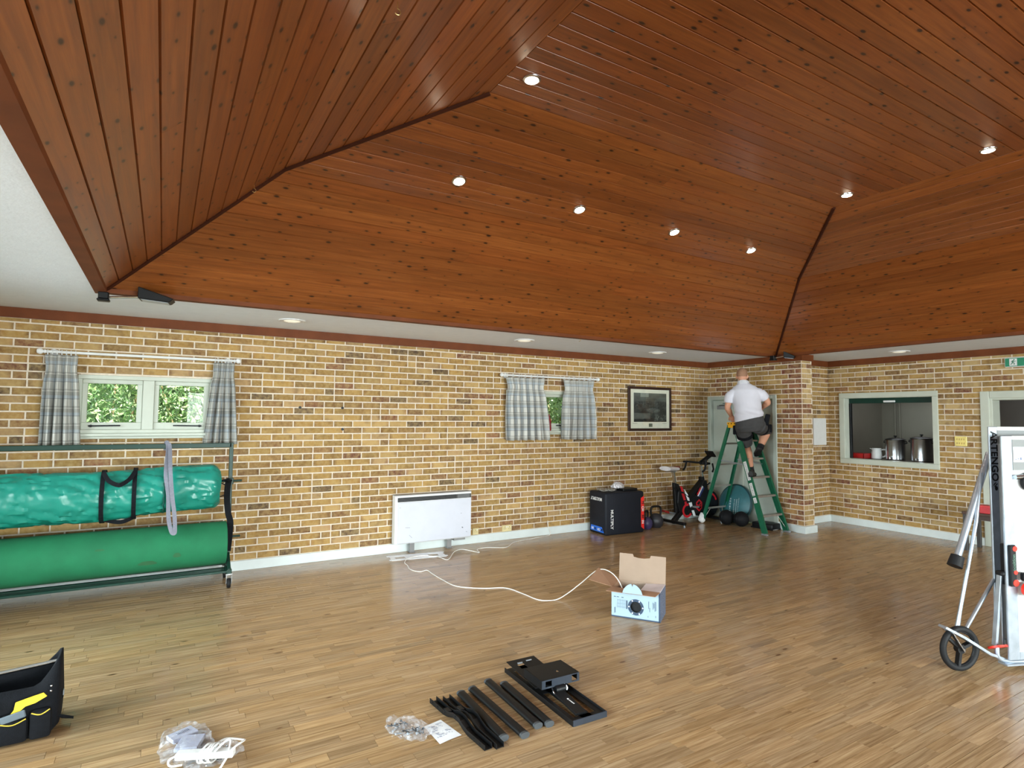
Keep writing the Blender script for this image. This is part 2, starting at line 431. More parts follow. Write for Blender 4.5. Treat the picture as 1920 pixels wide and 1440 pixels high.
BR = [((166, 130, 74), 30), ((155, 119, 67), 26), ((177, 143, 92), 18), ((142, 107, 65), 14), ((172, 138, 98), 8), ((130, 94, 62), 8), ((128, 82, 60), 3.5), ((112, 68, 54), 2.0), ((88, 70, 56), 3)]
def pick(tab):
    r = random.random()*sum(x[1] for x in tab)
    for c, wt in tab:
        r -= wt
        if r <= 0: return c
    return tab[0][0]
def lay_bricks(wall, org, ud, n, u0, u1, zlo, zhi, holes, phase, limit=300, tab=BR, quoin=None, proud=0.005):
    org, ud, n = V(org), V(ud), V(n); jobs = []
    k0 = 0; z = ZS
    while z < zhi-0.012:
        off = phase + (0.1125 if k0 % 2 else 0.0)
        i = int(floor((u0-off)/0.225))-1
        while True:
            a = off+i*0.225+0.005; b = a+0.215; i += 1
            if a >= u1: break
            if b <= u0: continue
            if random.random() < 0.06:
                mid = a+0.105; segs = [(a, mid-0.005), (mid+0.005, b)]
            else: segs = [(a, b)]
            for a2, b2 in segs:
                a2, b2 = max(a2, u0), min(b2, u1)
                zz0, zz1 = max(z+0.005, zlo), min(z+0.070, zhi)
                cut = [(a2, b2)]
                for h in holes:
                    if h[3] <= zz0+0.004 or h[2] >= zz1-0.004: continue
                    if h[2] > zz0+0.03: zz1x = h[2]
                    nc = []
                    for p, q in cut:
                        if q <= h[0] or p >= h[1]: nc.append((p, q)); continue
                        if p < h[0]: nc.append((p, h[0]))
                        if q > h[1]: nc.append((h[1], q))
                    cut = nc
                for p, q in cut:
                    if q-p > 0.02 and zz1-zz0 > 0.012: jobs.append((p, q, zz0, zz1, k0))
        k0 += 1; z = ZS+k0*0.075
    infos = []
    for (p, q, a, b, k) in jobs:
        c = org+ud*((p+q)/2)+V((0, 0, (a+b)/2)); s = seen(c)
        sc = 0
        if s and -40 < s[0] < 1960 and -40 < s[1] < 1480:
            vd = (c-CAM).normalized(); sc = (q-p)*(b-a)*abs(vd.dot(n))/s[2]**2
        infos.append((sc, p, q, a, b, k))
    infos.sort(key=lambda t: -t[0])
    rest = MB()
    for idx, (sc, p, q, a, b, k) in enumerate(infos):
        col = pick(tab)
        if quoin and quoin(p, q, k): col = random.choice([(122, 66, 56), (112, 58, 50), (140, 86, 68), (176, 128, 80)])
        l0 = lin(col); g = random.uniform(0.70, 1.10); l0 = tuple(x*g for x in l0)
        e0 = random.choice([1, 1, 0.55, 0.75]); e1 = random.choice([1, 0.9, 0.5, 0.75])
        t1 = (e0, e0*(0.86 if e0 < 1 else 1), e0*0.95); t2 = (e1, e1*(0.86 if e1 < 1 else 1), e1*0.95)
        cl = tuple(l0[i]*t1[i] for i in range(3)); cr = tuple(l0[i]*t2[i] for i in range(3))
        d = proud*random.uniform(0.6, 1.3); ch = 0.0035
        cen = org+ud*((p+q)/2)+V((0, 0, (a+b)/2)); hu, hz = (q-p)/2, (b-a)/2; m = min(0.045, hu*0.5)
        jit = [random.uniform(-0.0012, 0.0012) for _ in range(4)]
        vs, cs = [], []
        # outer skirt ring (4), then face grid 2 x 4
        for su, sz in ((-1, -1), (1, -1), (1, 1), (-1, 1)):
            vs.append(ud*(su*hu)+V((0, 0, sz*hz))-n*0.004); cs.append(cl if su < 0 else cr)
        us = (-hu+ch, -hu+m, hu-m, hu-ch)
        for zi, sz in enumerate((-1, 1)):
            for ui, u in enumerate(us):
                vs.append(ud*u+V((0, 0, sz*(hz-ch)+jit[(ui//2)+2*zi]))+n*d); cs.append((cl, l0, l0, cr)[ui])
        fs = [(4, 5, 9, 8), (5, 6, 10, 9), (6, 7, 11, 10), (0, 1, 7, 6, 5, 4), (1, 2, 11, 7), (2, 3, 8, 9, 10, 11), (3, 0, 4, 8)]
        if idx < limit and sc > 0:
            mb = MB(); mb.add(vs, fs, cs); o = link('brick', mb.mesh('brick', 'brick'), wall); o.location = cen
        else: rest.add([cen+v for v in vs], fs, cs)
    if rest.v:
        o = link('brickwork', rest.mesh('brickwork', 'brick'), wall); o['kind'] = 'stuff'

# ---- long back wall (y = 0) with two windows
W1 = (-8.80, -7.68, 1.485, 2.03); W2 = (-4.03, -2.87, 1.485, 2.03)
X = V((1, 0, 0)); Y = V((0, 1, 0)); Z = V((0, 0, 1))
wb = slab('wall_back', (0, 0, 0), X, -Y, XL-0.3, 0.27, 0, ZC, [W1, W2], 0.28, 'mortar', 'long yellow stock brick wall with two small windows')
lay_bricks(wb, (0, 0, 0), X, -Y, XL, XD, ZS, ZT, [W1, W2], -7.1758 % 0.225)
# ---- door wall (nib) x = XD, facing -X
D1 = (0.06, 1.265, 0.0, 2.0)     # u = -y
def dq(p, q, k): return q > 1.60
wd = slab('wall_door', (XD, 0, 0), -Y, -X, 0, 1.74, 0, ZC, [D1], 0.25, 'mortar', 'short brick wall stub with grey door behind the ladder')
lay_bricks(wd, (XD, 0, 0), -Y, -X, 0.0, 1.735, ZS, ZT, [(0.0, 1.32, 0, 2.045)], 0.06, quoin=dq, tab=BR+[((118, 68, 54), 8)])
lay_bricks(wd, (XD, -1.74, 0), X, -Y, 0.004, 0.246, ZS, ZT, [], 0.0, tab=[((188, 160, 116), 30), ((174, 144, 100), 20), ((122, 74, 62), 8)])
# ---- recess wall (y = YR)
wr = slab('wall_recess', (0.27, YR, 0), X, -Y, 0, XR-0.27, 0, ZC, [], 0.2, 'mortar', 'narrow brick return wall between the stub wall and hatch wall')
lay_bricks(wr, (0.27, YR, 0), X, -Y, 0, XR-0.27, ZS, ZT, [], 0.03)
# ---- hatch wall (x = XR), u = -y
HT = (1.56, 2.87, 1.02, 2.03); D2 = (3.52, 4.36, 0.0, 1.985)
wh = slab('wall_right', (XR, 0, 0), -Y, -X, -YR, -YF, 0, ZC, [HT, D2], 0.22, 'mortar', 'brick wall with serving hatch and open doorway on the right')
lay_bricks(wh, (XR, 0, 0), -Y, -X, -YR, 6.5, ZS, ZT, [HT, (D2[0]-0.05, D2[1]+0.05, 0, D2[3]+0.03)], (-YR+0.901) % 0.225, tab=BR+[((182, 154, 108), 26), ((112, 62, 54), 2)])
# ---- walls behind the camera with glazed doors (out of view)
GL = (-7.6, -3.4, 0.0, 2.25)
wl = slab('wall_left', (XL, 0, 0), Y, X, YF, 0.0, 0, ZC, [(-8.0, -1.2, 0.05, 2.35)], 0.28, 'mortar', 'brick wall with wide glazed doors left of the camera')
lay_bricks(wl, (XL, 0, 0), Y, X, -4.6, 0, ZS, ZT, [(-8.0, -1.2, 0.05, 2.35)], 0.0)
wf = slab('wall_front', (0, YF, 0), X, Y, XL-0.3, XR+0.22, 0, ZC, [(-7.6, -1.2, 0.05, 2.35)], 0.28, 'mortar', 'brick wall with wide glazed doors behind the camera')
def glazing(n, org, ud, nn, u0, u1, z0, z1, leaves, label):
    mb = MB(); org, ud, nn = V(org), V(ud), V(nn)
    P = lambda u, z, d=0: org+ud*u+V((0, 0, z))+nn*d
    for z in (z0+0.04, z1-0.04): mb.beam(P(u0, z, -0.14), P(u1, z, -0.14), 0.08, 0.08)
    for i in range(leaves+1):
        u = u0+0.04+(u1-u0-0.08)*i/leaves; mb.beam(P(u, z0, -0.14), P(u, z1, -0.14), 0.08, 0.08, up=tuple(nn))
    o = link('window_%d' % n, mb.mesh('window_frame', 'white')); tag(o, label, 'window', kind='structure')
    g = MB()
    for i in range(leaves):
        a = u0+0.08+(u1-u0-0.16)*i/leaves+0.04; b = u0+0.08+(u1-u0-0.16)*(i+1)/leaves-0.04
        g = MB(); g.prism([P(a, z0+0.08, -0.14), P(b, z0+0.08, -0.14), P(b, z1-0.08, -0.14), P(a, z1-0.08, -0.14)], nn*0.006)
        link('pane', g.mesh('pane', 'glass'), o)
glazing(3, (XL, 0, 0), Y, X, -8.0, -1.2, 0.05, 2.35, 7, 'wide white glazed doors in the wall left of the camera')
glazing(4, (0, YF, 0), X, Y, -7.6, -1.2, 0.05, 2.35, 7, 'wide white glazed doors in the wall behind the camera')

# ---- floor: oak strips along X
fb = MB(); fb.bb((XL-0.2, YF-0.2, -0.12), (5.2, 0.0, -0.004)); fl = link('floor', fb.mesh('floor', 'floor_base')); tag(fl, 'glossy oak strip floor of the hall', 'floor', kind='structure')
jobs = []
y = -0.001; row = 0
while y > -9.0:
    x = XL-random.uniform(0, 0.5); y1 = y-0.069
    while x < XR+0.3:
        ln = random.choice([0.24, 0.3, 0.36, 0.42, 0.48, 0.56]); a, b = max(x, XL), min(x+ln, XR+0.25)
        if b-a > 0.03: jobs.append((a, b, y1, y))
        x += ln
    y -= 0.0700; row += 1
inf = []
for (a, b, c, d) in jobs:
    cen = V(((a+b)/2, (c+d)/2, 0)); s = seen(cen); sc = 0
    if s and -30 < s[0] < 1950 and 900 < s[1] < 1470: sc = (b-a)*CAM.z/((cen-CAM).length*s[2]**2)
    inf.append((sc, a, b, c, d))
inf.sort(key=lambda t: -t[0]); rest = MB()
for i, (sc, a, b, c, d) in enumerate(inf):
    g = random.gauss(1.0, 0.085); h = random.uniform(-1, 1); col = (g*(1+0.03*h), g, g*(1-0.07*h))
    su, sv = random.uniform(0, 90), random.uniform(0, 90)
    cx, cy = (a+b)/2, (c+d)/2; hx, hy = (b-a)/2-0.0002, (d-c)/2-0.0002; e = 0.0007; dz = random.uniform(0, 0.0002)
    vs = [V((sx*hx, sy*hy, -0.004)) for sx, sy in ((-1, -1), (1, -1), (1, 1), (-1, 1))]+[V((sx*(hx-e), sy*(hy-e), dz)) for sx, sy in ((-1, -1), (1, -1), (1, 1), (-1, 1))]
    fs = [(4, 5, 6, 7), (0, 1, 5, 4), (1, 2, 6, 5), (2, 3, 7, 6), (3, 0, 4, 7)]
    uv = [(p.x+su, p.y+sv, su) for p in vs]
    if i < 300 and sc > 0:
        mb = MB(); mb.add(vs, fs, [col]*8, uv); o = link('plank', mb.mesh('plank', 'floor_wood'), fl); o.location = (cx, cy, 0)
    else: rest.add([p+V((cx, cy, 0)) for p in vs], fs, [col]*8, uv)
o = link('strip_planks', rest.mesh('strip_planks', 'floor_wood'), fl); o['kind'] = 'stuff'

# ---- ceiling: white soffit ring with a boarded, double-pitched vault over it
mb = MB()
for a, b in (((XL-0.3, OYB, 0), (XR+0.25, 0.28, 0)), ((XL-0.3, YF-0.3, 0), (XR+0.25, OYF, 0)), ((XL-0.3, OYF, 0), (OXL, OYB, 0)), ((OXR, OYF, 0), (XR+0.25, OYB, 0))):
    mb.bb((a[0], a[1], ZC), (b[0], b[1], ZC+0.10))
tag(link('ceiling', mb.mesh('ceiling', 'soffit')), 'flat white soffit running round the room edge', 'ceiling', kind='structure')
EB = 0.082      # width of the edge board round the opening
CZ = ZC+0.012
def slope(name, label, p00, p01, p11, p10, limit=300):
    """boarded panel: p00->p01 bottom edge, p10->p11 top edge, boards parallel to the bottom edge"""
    p00, p01, p11, p10 = map(V, (p00, p01, p11, p10))
    ud = (p01-p00).normalized(); up = p10-p00; vd = (up-ud*up.dot(ud)); H = vd.length; vd.normalize(); n = ud.cross(vd)
    if n.z > 0: n = -n
    U = lambda p: (p-p00).dot(ud)
    u0, u1, t0, t1 = 0.0, U(p01), U(p10), U(p11)
    bk = MB(); bk.prism([p00-n*0.012, p01-n*0.012, p11-n*0.012, p10-n*0.012], -n*0.03)
    o = link(name, bk.mesh(name, 'hip_wood')); tag(o, label, 'ceiling', kind='structure')
    nb = max(1, round(H/0.1145)); pw = H/nb
    for i in range(nb):
        cuts = [0.0, 1.0]
        if random.random() < 0.55: cuts = [0.0, random.uniform(0.2, 0.8), 1.0]
        for ca, cb in zip(cuts, cuts[1:]):
            g = random.gauss(1.0, 0.10); h = random.uniform(-1, 1); col = (g, g*(1+0.05*h), g*(1+0.08*h)); su, sv = random.uniform(0, 60), random.uniform(0, 60)
            v0, v1 = i*pw, (i+1)*pw; vs = []; uv = []
            for vv, dep in ((v0+0.0006, -0.010), (v0+0.0052, 0.0), (v1-0.0052, 0.0), (v1-0.0006, -0.010)):
                ua = u0+(t0-u0)*vv/H; ub = u1+(t1-u1)*vv/H
                for c, sg in ((ca, 1), (cb, -1)):
                    u = ua+(ub-ua)*c + (sg*0.0006 if 0 < c < 1 else 0)
                    vs.append(p00+ud*u+vd*vv+n*dep); uv.append((u+su, vv+sv, su))
            fs = [(0, 1, 3, 2), (2, 3, 5, 4), (4, 5, 7, 6), (0, 2, 4, 6), (1, 7, 5, 3)]
            m_ = MB(); c0 = sum(vs, V((0, 0, 0)))/8; m_.add([p-c0 for p in vs], fs, [col]*8, uv)
            q = link('plank', m_.mesh('plank', 'ceil_wood'), o); q.location = c0
def ring(i, z): return [(OXL+i, OYB-i, z), (OXR-i, OYB-i, z), (OXR-i, OYF+i, z), (OXL+i, OYF+i, z)]
R0, R1, R2 = ring(EB-0.014, CZ), ring(KI, KZ), ring(TI, TZ)
for nm, a, b, txt in (('back', 0, 1, 'above the long brick wall'), ('right', 1, 2, 'above the serving hatch'), ('front', 2, 3, 'above the camera'), ('left', 3, 0, 'on the left')):
    slope('ceiling_lower_'+nm, 'steep lower pine boarded ceiling slope '+txt, R0[a], R0[b], R1[b], R1[a])
    slope('ceiling_upper_'+nm, 'shallower upper pine boarded ceiling slope '+txt, R1[a], R1[b], R2[b], R2[a])
slope('ceiling_flat', 'flat pine boarded top of the ceiling vault', R2[0], R2[1], R2[2], R2[3])
rf = MB(); rf.bb((XL-0.3, YF-0.3, 4.05), (XR+0.25, 0.28, 4.2))  # unseen box added to stop sun leaking through the ceiling joints
for a, b in (((XL-0.3, YF-0.3), (XL-0.2, 0.28)), ((XR+0.15, YF-0.3), (XR+0.25, 0.28)), ((XL-0.2, YF-0.3), (XR+0.15, YF-0.2)), ((XL-0.2, 0.18), (XR+0.15, 0.28))): rf.bb((*a, ZC+0.10), (*b, 4.05))
tag(link('sun_block', rf.mesh('sun_block', 'hip_wood')), 'unseen cover added over the boarded ceiling to block sun leaks', 'sun_block', kind='structure')
tn = 0
def trim(mb, mat, label, smooth=False):
    global tn; tn += 1
    return tag(link('trim_%d' % tn, mb.mesh('trim', mat, smooth=smooth)), label, 'trim', kind='structure')
# flat edge boards round the opening
for a, b, txt in ((0, 1, 'back'), (1, 2, 'right'), (2, 3, 'front'), (3, 0, 'left')):
    o_, n_ = ring(0.0, ZC-0.014), ring(EB, ZC-0.014); mb = MB()
    mb.prism([o_[a], o_[b], n_[b], n_[a]], (0, 0, 0.040))
    trim(mb, 'trim_wood', 'stained edge board along the %s side of the ceiling vault opening' % txt)
# hip beads
for k, txt in ((0, 'left'), (1, 'right')):
    mb = MB(); mb.tube([V(R0[k])-Z*0.006, V(R1[k])-Z*0.006, V(R2[k])-Z*0.006], 0.016, 8)
    trim(mb, 'hip_wood', 'dark timber bead down the %s hip of the boarded ceiling' % txt)
# cornice boards
def board(p, q, n, z0, z1, t, mat, label, fn=trim):
    mb = MB(); p, q, n = V(p), V(q), V(n)
    mb.prism([p+V((0, 0, z0)), q+V((0, 0, z0)), q+V((0, 0, z1)), p+V((0, 0, z1))], n*t)
    return fn(mb, mat, label)
board((XL, 0, 0), (XD, 0, 0), -Y, ZT, ZC, 0.022, 'trim_wood', 'stained cornice board along the top of the long brick wall')
board((XD, 0, 0), (XD, -1.76, 0), -X, ZT, ZC, 0.022, 'trim_wood', 'stained cornice board above the grey door')
board((XD-0.022, -1.74, 0), (0.292, -1.74, 0), -Y, ZT, ZC, 0.022, 'trim_wood', 'short stained cornice board on the end of the stub wall')
board((0.27, YR, 0), (XR, YR, 0), -Y, ZT, ZC, 0.022, 'trim_wood', 'stained cornice board on the narrow return wall')
board((XR, YR, 0), (XR, YF, 0), -X, ZT, ZC, 0.022, 'trim_wood', 'stained cornice board above the serving hatch')
def sk(name):
    def f(mb, mat, label): return tag(link('baseboard_'+name, mb.mesh('baseboard', mat, bevel=0.003)), label, 'baseboard', kind='structure')
    return f
board((XL, 0, 0), (XD, 0, 0), -Y, 0, ZS, 0.018, 'skirt', 'pale painted skirting along the long brick wall', sk('back'))
board((XD, -1.30, 0), (XD, -1.66, 0), -X, 0, ZS, 0.018, 'skirt', 'pale skirting beside the grey door', sk('door'))
mb = MB(); mb.bb((XD-0.034, -1.778, 0), (0.285, -1.62, ZS)); tag(link('baseboard_stub', mb.mesh('baseboard', 'skirt', bevel=0.003)), 'white skirting block wrapping the foot of the stub wall', 'baseboard', kind='structure')
board((0.27, YR, 0), (XR, YR, 0), -Y, 0, ZS, 0.018, 'skirt', 'pale skirting on the narrow return wall', sk('recess'))
board((XR, YR, 0), (XR, -3.425, 0), -X, 0, ZS, 0.018, 'skirt', 'pale skirting under the serving hatch', sk('right'))
board((XR, -4.46, 0), (XR, YF, 0), -X, 0, ZS, 0.018, 'skirt', 'pale skirting past the open doorway', sk('far_right'))

# ---- windows in the long wall
def window(n, x0, x1, label, mull):
    z0, z1 = 1.475, 2.042
    mb = MB(); yf = -0.012; yb = 0.10
    mb.bb((x0, yf, z1-0.04), (x1, yb, z1)); mb.bb((x0, yf, z0), (x1, yb, z0+0.035)); mb.bb((x0, yf, z0+0.035), (x0+0.035, yb, z1-0.04)); mb.bb((x1-0.035, yf, z0+0.035), (x1, yb, z1-0.04))
    mb.bb((mull-0.05, yf+0.006, z0+0.035), (mull+0.05, yb, z1-0.04))
    wo = link('window_%d' % n, mb.mesh('window_frame', 'frame_paint', bevel=0.004)); tag(wo, label, 'window', kind='structure')
    for a, b in ((x0+0.035, mull-0.05), (mull+0.05, x1-0.035)):
        s = MB(); t = 0.055; ya, yb2 = 0.02, 0.065; c, d = z0+0.035, z1-0.04
        s.bb((a, ya, d-t*0.75), (b, yb2, d)); s.bb((a, ya, c), (b, yb2, c+t*1.3)); s.bb((a, ya, c+t*1.3), (a+t*0.75, yb2, d-t*0.75)); s.bb((b-t*0.9, ya, c+t*1.3), (b, yb2, d-t*0.75))
        so = link('sash', s.mesh('sash', 'frame_paint', bevel=0.004), wo)
        g = MB(); g.bb((a+t*0.7, 0.04, c+t), (b-t*0.7, 0.045, d-t*0.6)); link('pane', g.mesh('pane', 'glass'), so)
        h = MB(); hx = a+0.16 if a < mull-0.1 else b-0.16
        sg = 1 if a < mull-0.1 else -1
        h.beam((hx-0.10*sg, -0.004, c+0.036), (hx+0.16*sg, -0.006, c+0.040), 0.018, 0.014); h.cyl((hx-0.08*sg, -0.004, c+0.036), (hx-0.08*sg, 0.03, c+0.036), 0.014, n=10)
        link('handle', h.mesh('handle', 'black', bevel=0.003), so)
    s = MB(); s.bb((x0-0.012, -0.05, z0-0.03), (x1+0.012, 0.05, z0)); s.bb((x0, -0.028, z0-0.055), (x1, 0.0, z0-0.03))
    link('sill', s.mesh('sill', 'frame_paint', bevel=0.005), wo)
window(1, -8.82, -7.66, 'cream two-pane window behind the green mat trolley', -8.24)
window(2, -4.05, -2.85, 'cream window half hidden by closed plaid curtains', -3.46)

# ---- grey door in the stub wall
def yz_box(mb, x0, x1, u0, u1, z0, z1): return mb.bb((x0, -u0, z0), (x1, -u1, z1))
mb = MB(); 
for a in ((0.0, 0.07, 0, 2.045), (1.255, 1.325, 0, 2.045), (0.07, 1.255, 1.985, 2.045)): yz_box(mb, XD-0.02, XD+0.20, *a)
d1 = link('door_1', mb.mesh('door_frame', 'door_paint', bevel=0.006)); tag(d1, 'pale grey-green door and frame behind the ladder', 'door', kind='structure')
lf = MB(); yz_box(lf, XD+0.04, XD+0.085, 0.075, 1.25, 0.01, 1.98); leaf = link('door_leaf', lf.mesh('door_leaf', 'door_paint', bevel=0.003), d1)
st = MB(); yz_box(st, XD+0.03, XD+0.042, 0.66, 0.672, 0.02, 1.97); link('meeting_strip', st.mesh('meeting_strip', 'frame_paint'), leaf)
cl = MB(); yz_box(cl, XD-0.02, XD+0.04, 0.20, 0.46, 1.83, 1.89); c = link('door_closer', cl.mesh('door_closer', 'galv', bevel=0.006), leaf)
ar = MB(); ar.beam((XD-0.01, -0.25, 1.895), (XD-0.04, -0.5, 1.91), 0.02, 0.008); ar.beam((XD-0.04, -0.5, 1.91), (XD+0.02, -0.3, 1.93), 0.02, 0.008); link('closer_arm', ar.mesh('closer_arm', 'black'), leaf)

# ---- doorway on the right with architrave
mb = MB()
for a in ((D2[0]-0.10, D2[0]+0.005, 0, 2.07), (D2[1]-0.005, D2[1]+0.10, 0, 2.07), (D2[0]+0.005, D2[1]-0.005, 1.975, 2.07)): yz_box(mb, XR-0.022, XR, *a)
for a in ((D2[0]-0.02, D2[0]+0.035, 0, 2.0), (D2[1]-0.035, D2[1]+0.02, 0, 2.0), (D2[0]+0.03, D2[1]-0.03, 1.95, 2.0)): yz_box(mb, XR-0.006, XR+0.225, *a)
tag(link('door_2', mb.mesh('door_frame', 'frame_paint', bevel=0.008, seg=2)), 'cream architrave of the open doorway on the right', 'door', kind='structure')

# ---- kitchen and lobby beyond the hatch wall
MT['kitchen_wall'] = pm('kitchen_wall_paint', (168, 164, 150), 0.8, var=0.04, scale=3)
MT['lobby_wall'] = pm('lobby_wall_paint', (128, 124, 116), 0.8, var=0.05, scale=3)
def wallbox(name, a, b, mat, label): 
    mb = MB(); mb.bb(a, b); return tag(link(name, mb.mesh(name, mat)), label, 'wall', kind='structure')
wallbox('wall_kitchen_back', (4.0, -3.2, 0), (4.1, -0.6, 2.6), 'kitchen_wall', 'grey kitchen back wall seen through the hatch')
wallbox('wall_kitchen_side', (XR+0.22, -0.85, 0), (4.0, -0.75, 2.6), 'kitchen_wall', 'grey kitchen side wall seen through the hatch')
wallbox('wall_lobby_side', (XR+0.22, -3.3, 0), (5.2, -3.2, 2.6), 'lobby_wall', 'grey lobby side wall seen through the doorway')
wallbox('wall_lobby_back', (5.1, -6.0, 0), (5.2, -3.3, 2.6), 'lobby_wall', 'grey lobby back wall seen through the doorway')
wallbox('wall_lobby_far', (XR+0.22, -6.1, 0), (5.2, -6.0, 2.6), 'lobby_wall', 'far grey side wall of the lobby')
mb = MB(); mb.bb((XR+0.22, -6.1, 2.5), (5.2, -0.75, 2.6)); tag(link('ceiling_kitchen', mb.mesh('ceiling_kitchen', 'kitchen_wall')), 'plain ceiling over kitchen and lobby', 'ceiling', kind='structure')
#@@OBJECTS
# ================================================================== OUTSIDE
rng = random.Random(3)
mb = MB(); mb.bb((-30, 0.6, -0.4), (20, 30, -0.15)); tag(link('ground', mb.mesh('ground', pm('garden_grass', (96, 128, 62), 0.9))), 'grass outside the windows', 'ground', kind='structure')
lv = MB()
for i in range(46000):
    if i < 40000: x, z = (rng.uniform(-10.4, -6.4) if i % 2 else rng.uniform(-3.6, 0.2)), rng.uniform(1.1, 2.9)
    else: x, z = rng.uniform(-13, 3.5), rng.uniform(0.4, 3.6)
    bul = 1.7 + 0.5*sin(x*1.7)+0.35*sin(x*4.1+z*2.3)
    if mnoise.noise(V((x*1.6, z*1.9, 4.0))) < -0.5: continue
    yv = bul + rng.uniform(0, 0.9); c = V((x, yv, z)); s = rng.uniform(0.011, 0.032)
    a = V((rng.gauss(0, 1), rng.gauss(-0.4, 0.6), rng.gauss(0.2, 1))).normalized(); b = a.cross(V((rng.gauss(0, 1), rng.gauss(0, 1), rng.gauss(0, 1)))).normalized()
    g = rng.uniform(0.6, 1.5); col = rng.choice([(0.30, 0.50, 0.20), (0.44, 0.58, 0.28), (0.20, 0.36, 0.14), (0.56, 0.62, 0.34), (0.40, 0.52, 0.36), (0.12, 0.20, 0.09)])
    lv.add([c-a*s*1.5, c-b*s*0.6, c+a*s*1.5, c+b*s*0.6], [(0, 1, 2, 3)], tuple(q*g for q in col))
hedge = tag(link('hedge', lv.mesh('hedge', 'attr_leaf')), 'sunlit leafy green hedge outside the windows', 'hedge', kind='stuff')
tw = MB()
for i in range(60):
    x = rng.uniform(-12, 3); y0 = 2.0+rng.uniform(0, 0.8); tw.tube([(x, y0, -0.2), (x+rng.uniform(-.2, .2), y0-0.1, 1.2), (x+rng.uniform(-.5, .5), y0-0.2, 3.0)], [0.03, 0.02, 0.008], 5)
q = link('stems', tw.mesh('stems', pm('bark', (150, 130, 96), 0.9)), hedge); q['kind'] = 'stuff'
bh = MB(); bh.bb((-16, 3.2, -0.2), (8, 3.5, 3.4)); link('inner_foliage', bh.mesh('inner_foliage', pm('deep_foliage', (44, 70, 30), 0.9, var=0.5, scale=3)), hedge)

# ================================================================== LIGHT FITTINGS
def spot_fit(c, n, label, energy=14):
    c, n = V(c), V(n).normalized(); t = Thing('ceiling_spotlight', label, 'spotlight', c, 0, 'lit spotlights in the boarded ceiling')
    x = n.orthogonal().normalized(); y = n.cross(x); R = M((x, y, n)).transposed()
    a = MB(); a.lathe([(0.044, 0.004), (0.046, 0.010), (0.058, 0.006), (0.060, 0.0), (0.044, 0.0)], n=24); a.v = [R @ p for p in a.v]; t.part('bezel', a, 'chrome', smooth=True)
    b = MB(); b.lathe([(0.043, 0.001), (0.040, 0.012), (0.024, 0.019), (0.001, 0.022)], n=20); b.v = [R @ p for p in b.v]; t.part('bulb', b, 'lampglow', smooth=True)
    l = lamp('spotlight_beam', 'SPOT', (0, 0, 0), energy, (1.0, 0.86, 0.68), spot_size=radians(150), spot_blend=0.8, shadow_soft_size=0.03, aim=tuple(n))
    l.parent = t.o; l.location = n*0.03
nup = V((0, (TZ-KZ), (TI-KI))); nB = V((0, -(TZ-KZ), -(TI-KI))).normalized()
for x, txt in ((-6.124, 'leftmost lit spotlight of the row of four on the back ceiling slope'), (-4.907, 'second lit spotlight from the left on the back ceiling slope'), (-3.696, 'third lit spotlight from the left on the back ceiling slope'), (-2.483, 'rightmost lit spotlight of the row of four on the back ceiling slope')):
    spot_fit((x, -2.765, 3.571), nB, txt)
for x, y, txt in ((-6.141, -3.87, 'lit spotlight in the flat ceiling next to the left hip top'), (-2.495, -3.852, 'lit spotlight in the flat ceiling just above the right hip top'), (-2.485, -4.977, 'lit spotlight in the flat ceiling furthest right in view')):
    spot_fit((x, y, TZ), (0, 0, -1), txt)
for x, y, txt in ((-7.002, -0.676, 'round recessed soffit light nearest the plaid curtained left window'), (-4.216, -0.727, 'round recessed soffit light near the middle of the long wall'), (-1.857, -0.681, 'round recessed soffit light above the framed picture'), (0.78, -2.725, 'round recessed soffit light above the serving hatch')):
    t = Thing('recessed_downlight', txt, 'downlight', (x, y, ZC), 0, 'recessed downlights in the white soffit')
    a = MB(); a.lathe([(0.105, 0.0), (0.13, 0.0), (0.13, -0.006), (0.12, -0.012), (0.105, -0.008)], n=28); t.part('trim_ring', a, 'white', smooth=True)
    b = MB(); b.lathe([(0.105, -0.002), (0.06, -0.014), (0.001, -0.018)], n=24); t.part('diffuser', b, 'dimglow', smooth=True)

def floodlight(label, corner, d, k=1.0):
    """black uplighter on an arm at the foot of a hip"""
    c = V(corner); d = V(d).normalized()*k; t = Thing('floodlight', label, 'floodlight', c, 0, world=True)
    a = MB(); a.box(c, (0.07, 0.07, 0.055)); a.box(c-V((0, 0, 0.035)), (0.085, 0.085, 0.018)); t.part('bracket', a, 'black_metal', bevel=0.006)
    b = MB(); b.tube([c+d*0.03-Z*0.01, c+d*0.12, c+d*0.24+Z*0.012], 0.009, 8); t.part('arm', b, 'chrome')
    e = c+d*0.24+Z*0.03; sd = V((-d.y, d.x, 0)); up = V((0, 0, 1))
    body = MB(); p = [e+sd*0.0+up*0.055, e+up*(-0.04), e+d*0.22-up*0.055, e+d*0.25-up*0.025]
    body.prism([q-sd*0.075 for q in p], sd*0.15); h = t.part('lamp_body', body, 'black_metal', bevel=0.005)
    gl = MB(); nn = (p[3]-p[0]).cross(sd).normalized(); nn = nn if nn.z > 0 else -nn
    gl.prism([p[0]+nn*0.002+sd*0.065+(p[3]-p[0])*0.06, p[0]+nn*0.002-sd*0.065+(p[3]-p[0])*0.06, p[3]+nn*0.002-sd*0.065-(p[3]-p[0])*0.06, p[3]+nn*0.002+sd*0.065-(p[3]-p[0])*0.06], nn*0.004); t.part('lens', gl, 'glass', h)
    rf = MB(); und = -up; rf.prism([p[1]+sd*0.06+d*0.02-up*0.002, p[1]-sd*0.06+d*0.02-up*0.002, p[2]-sd*0.06-d*0.01-up*0.002, p[2]+sd*0.06-d*0.01-up*0.002], -up*0.003); t.part('base_plate', rf, 'galv', h)
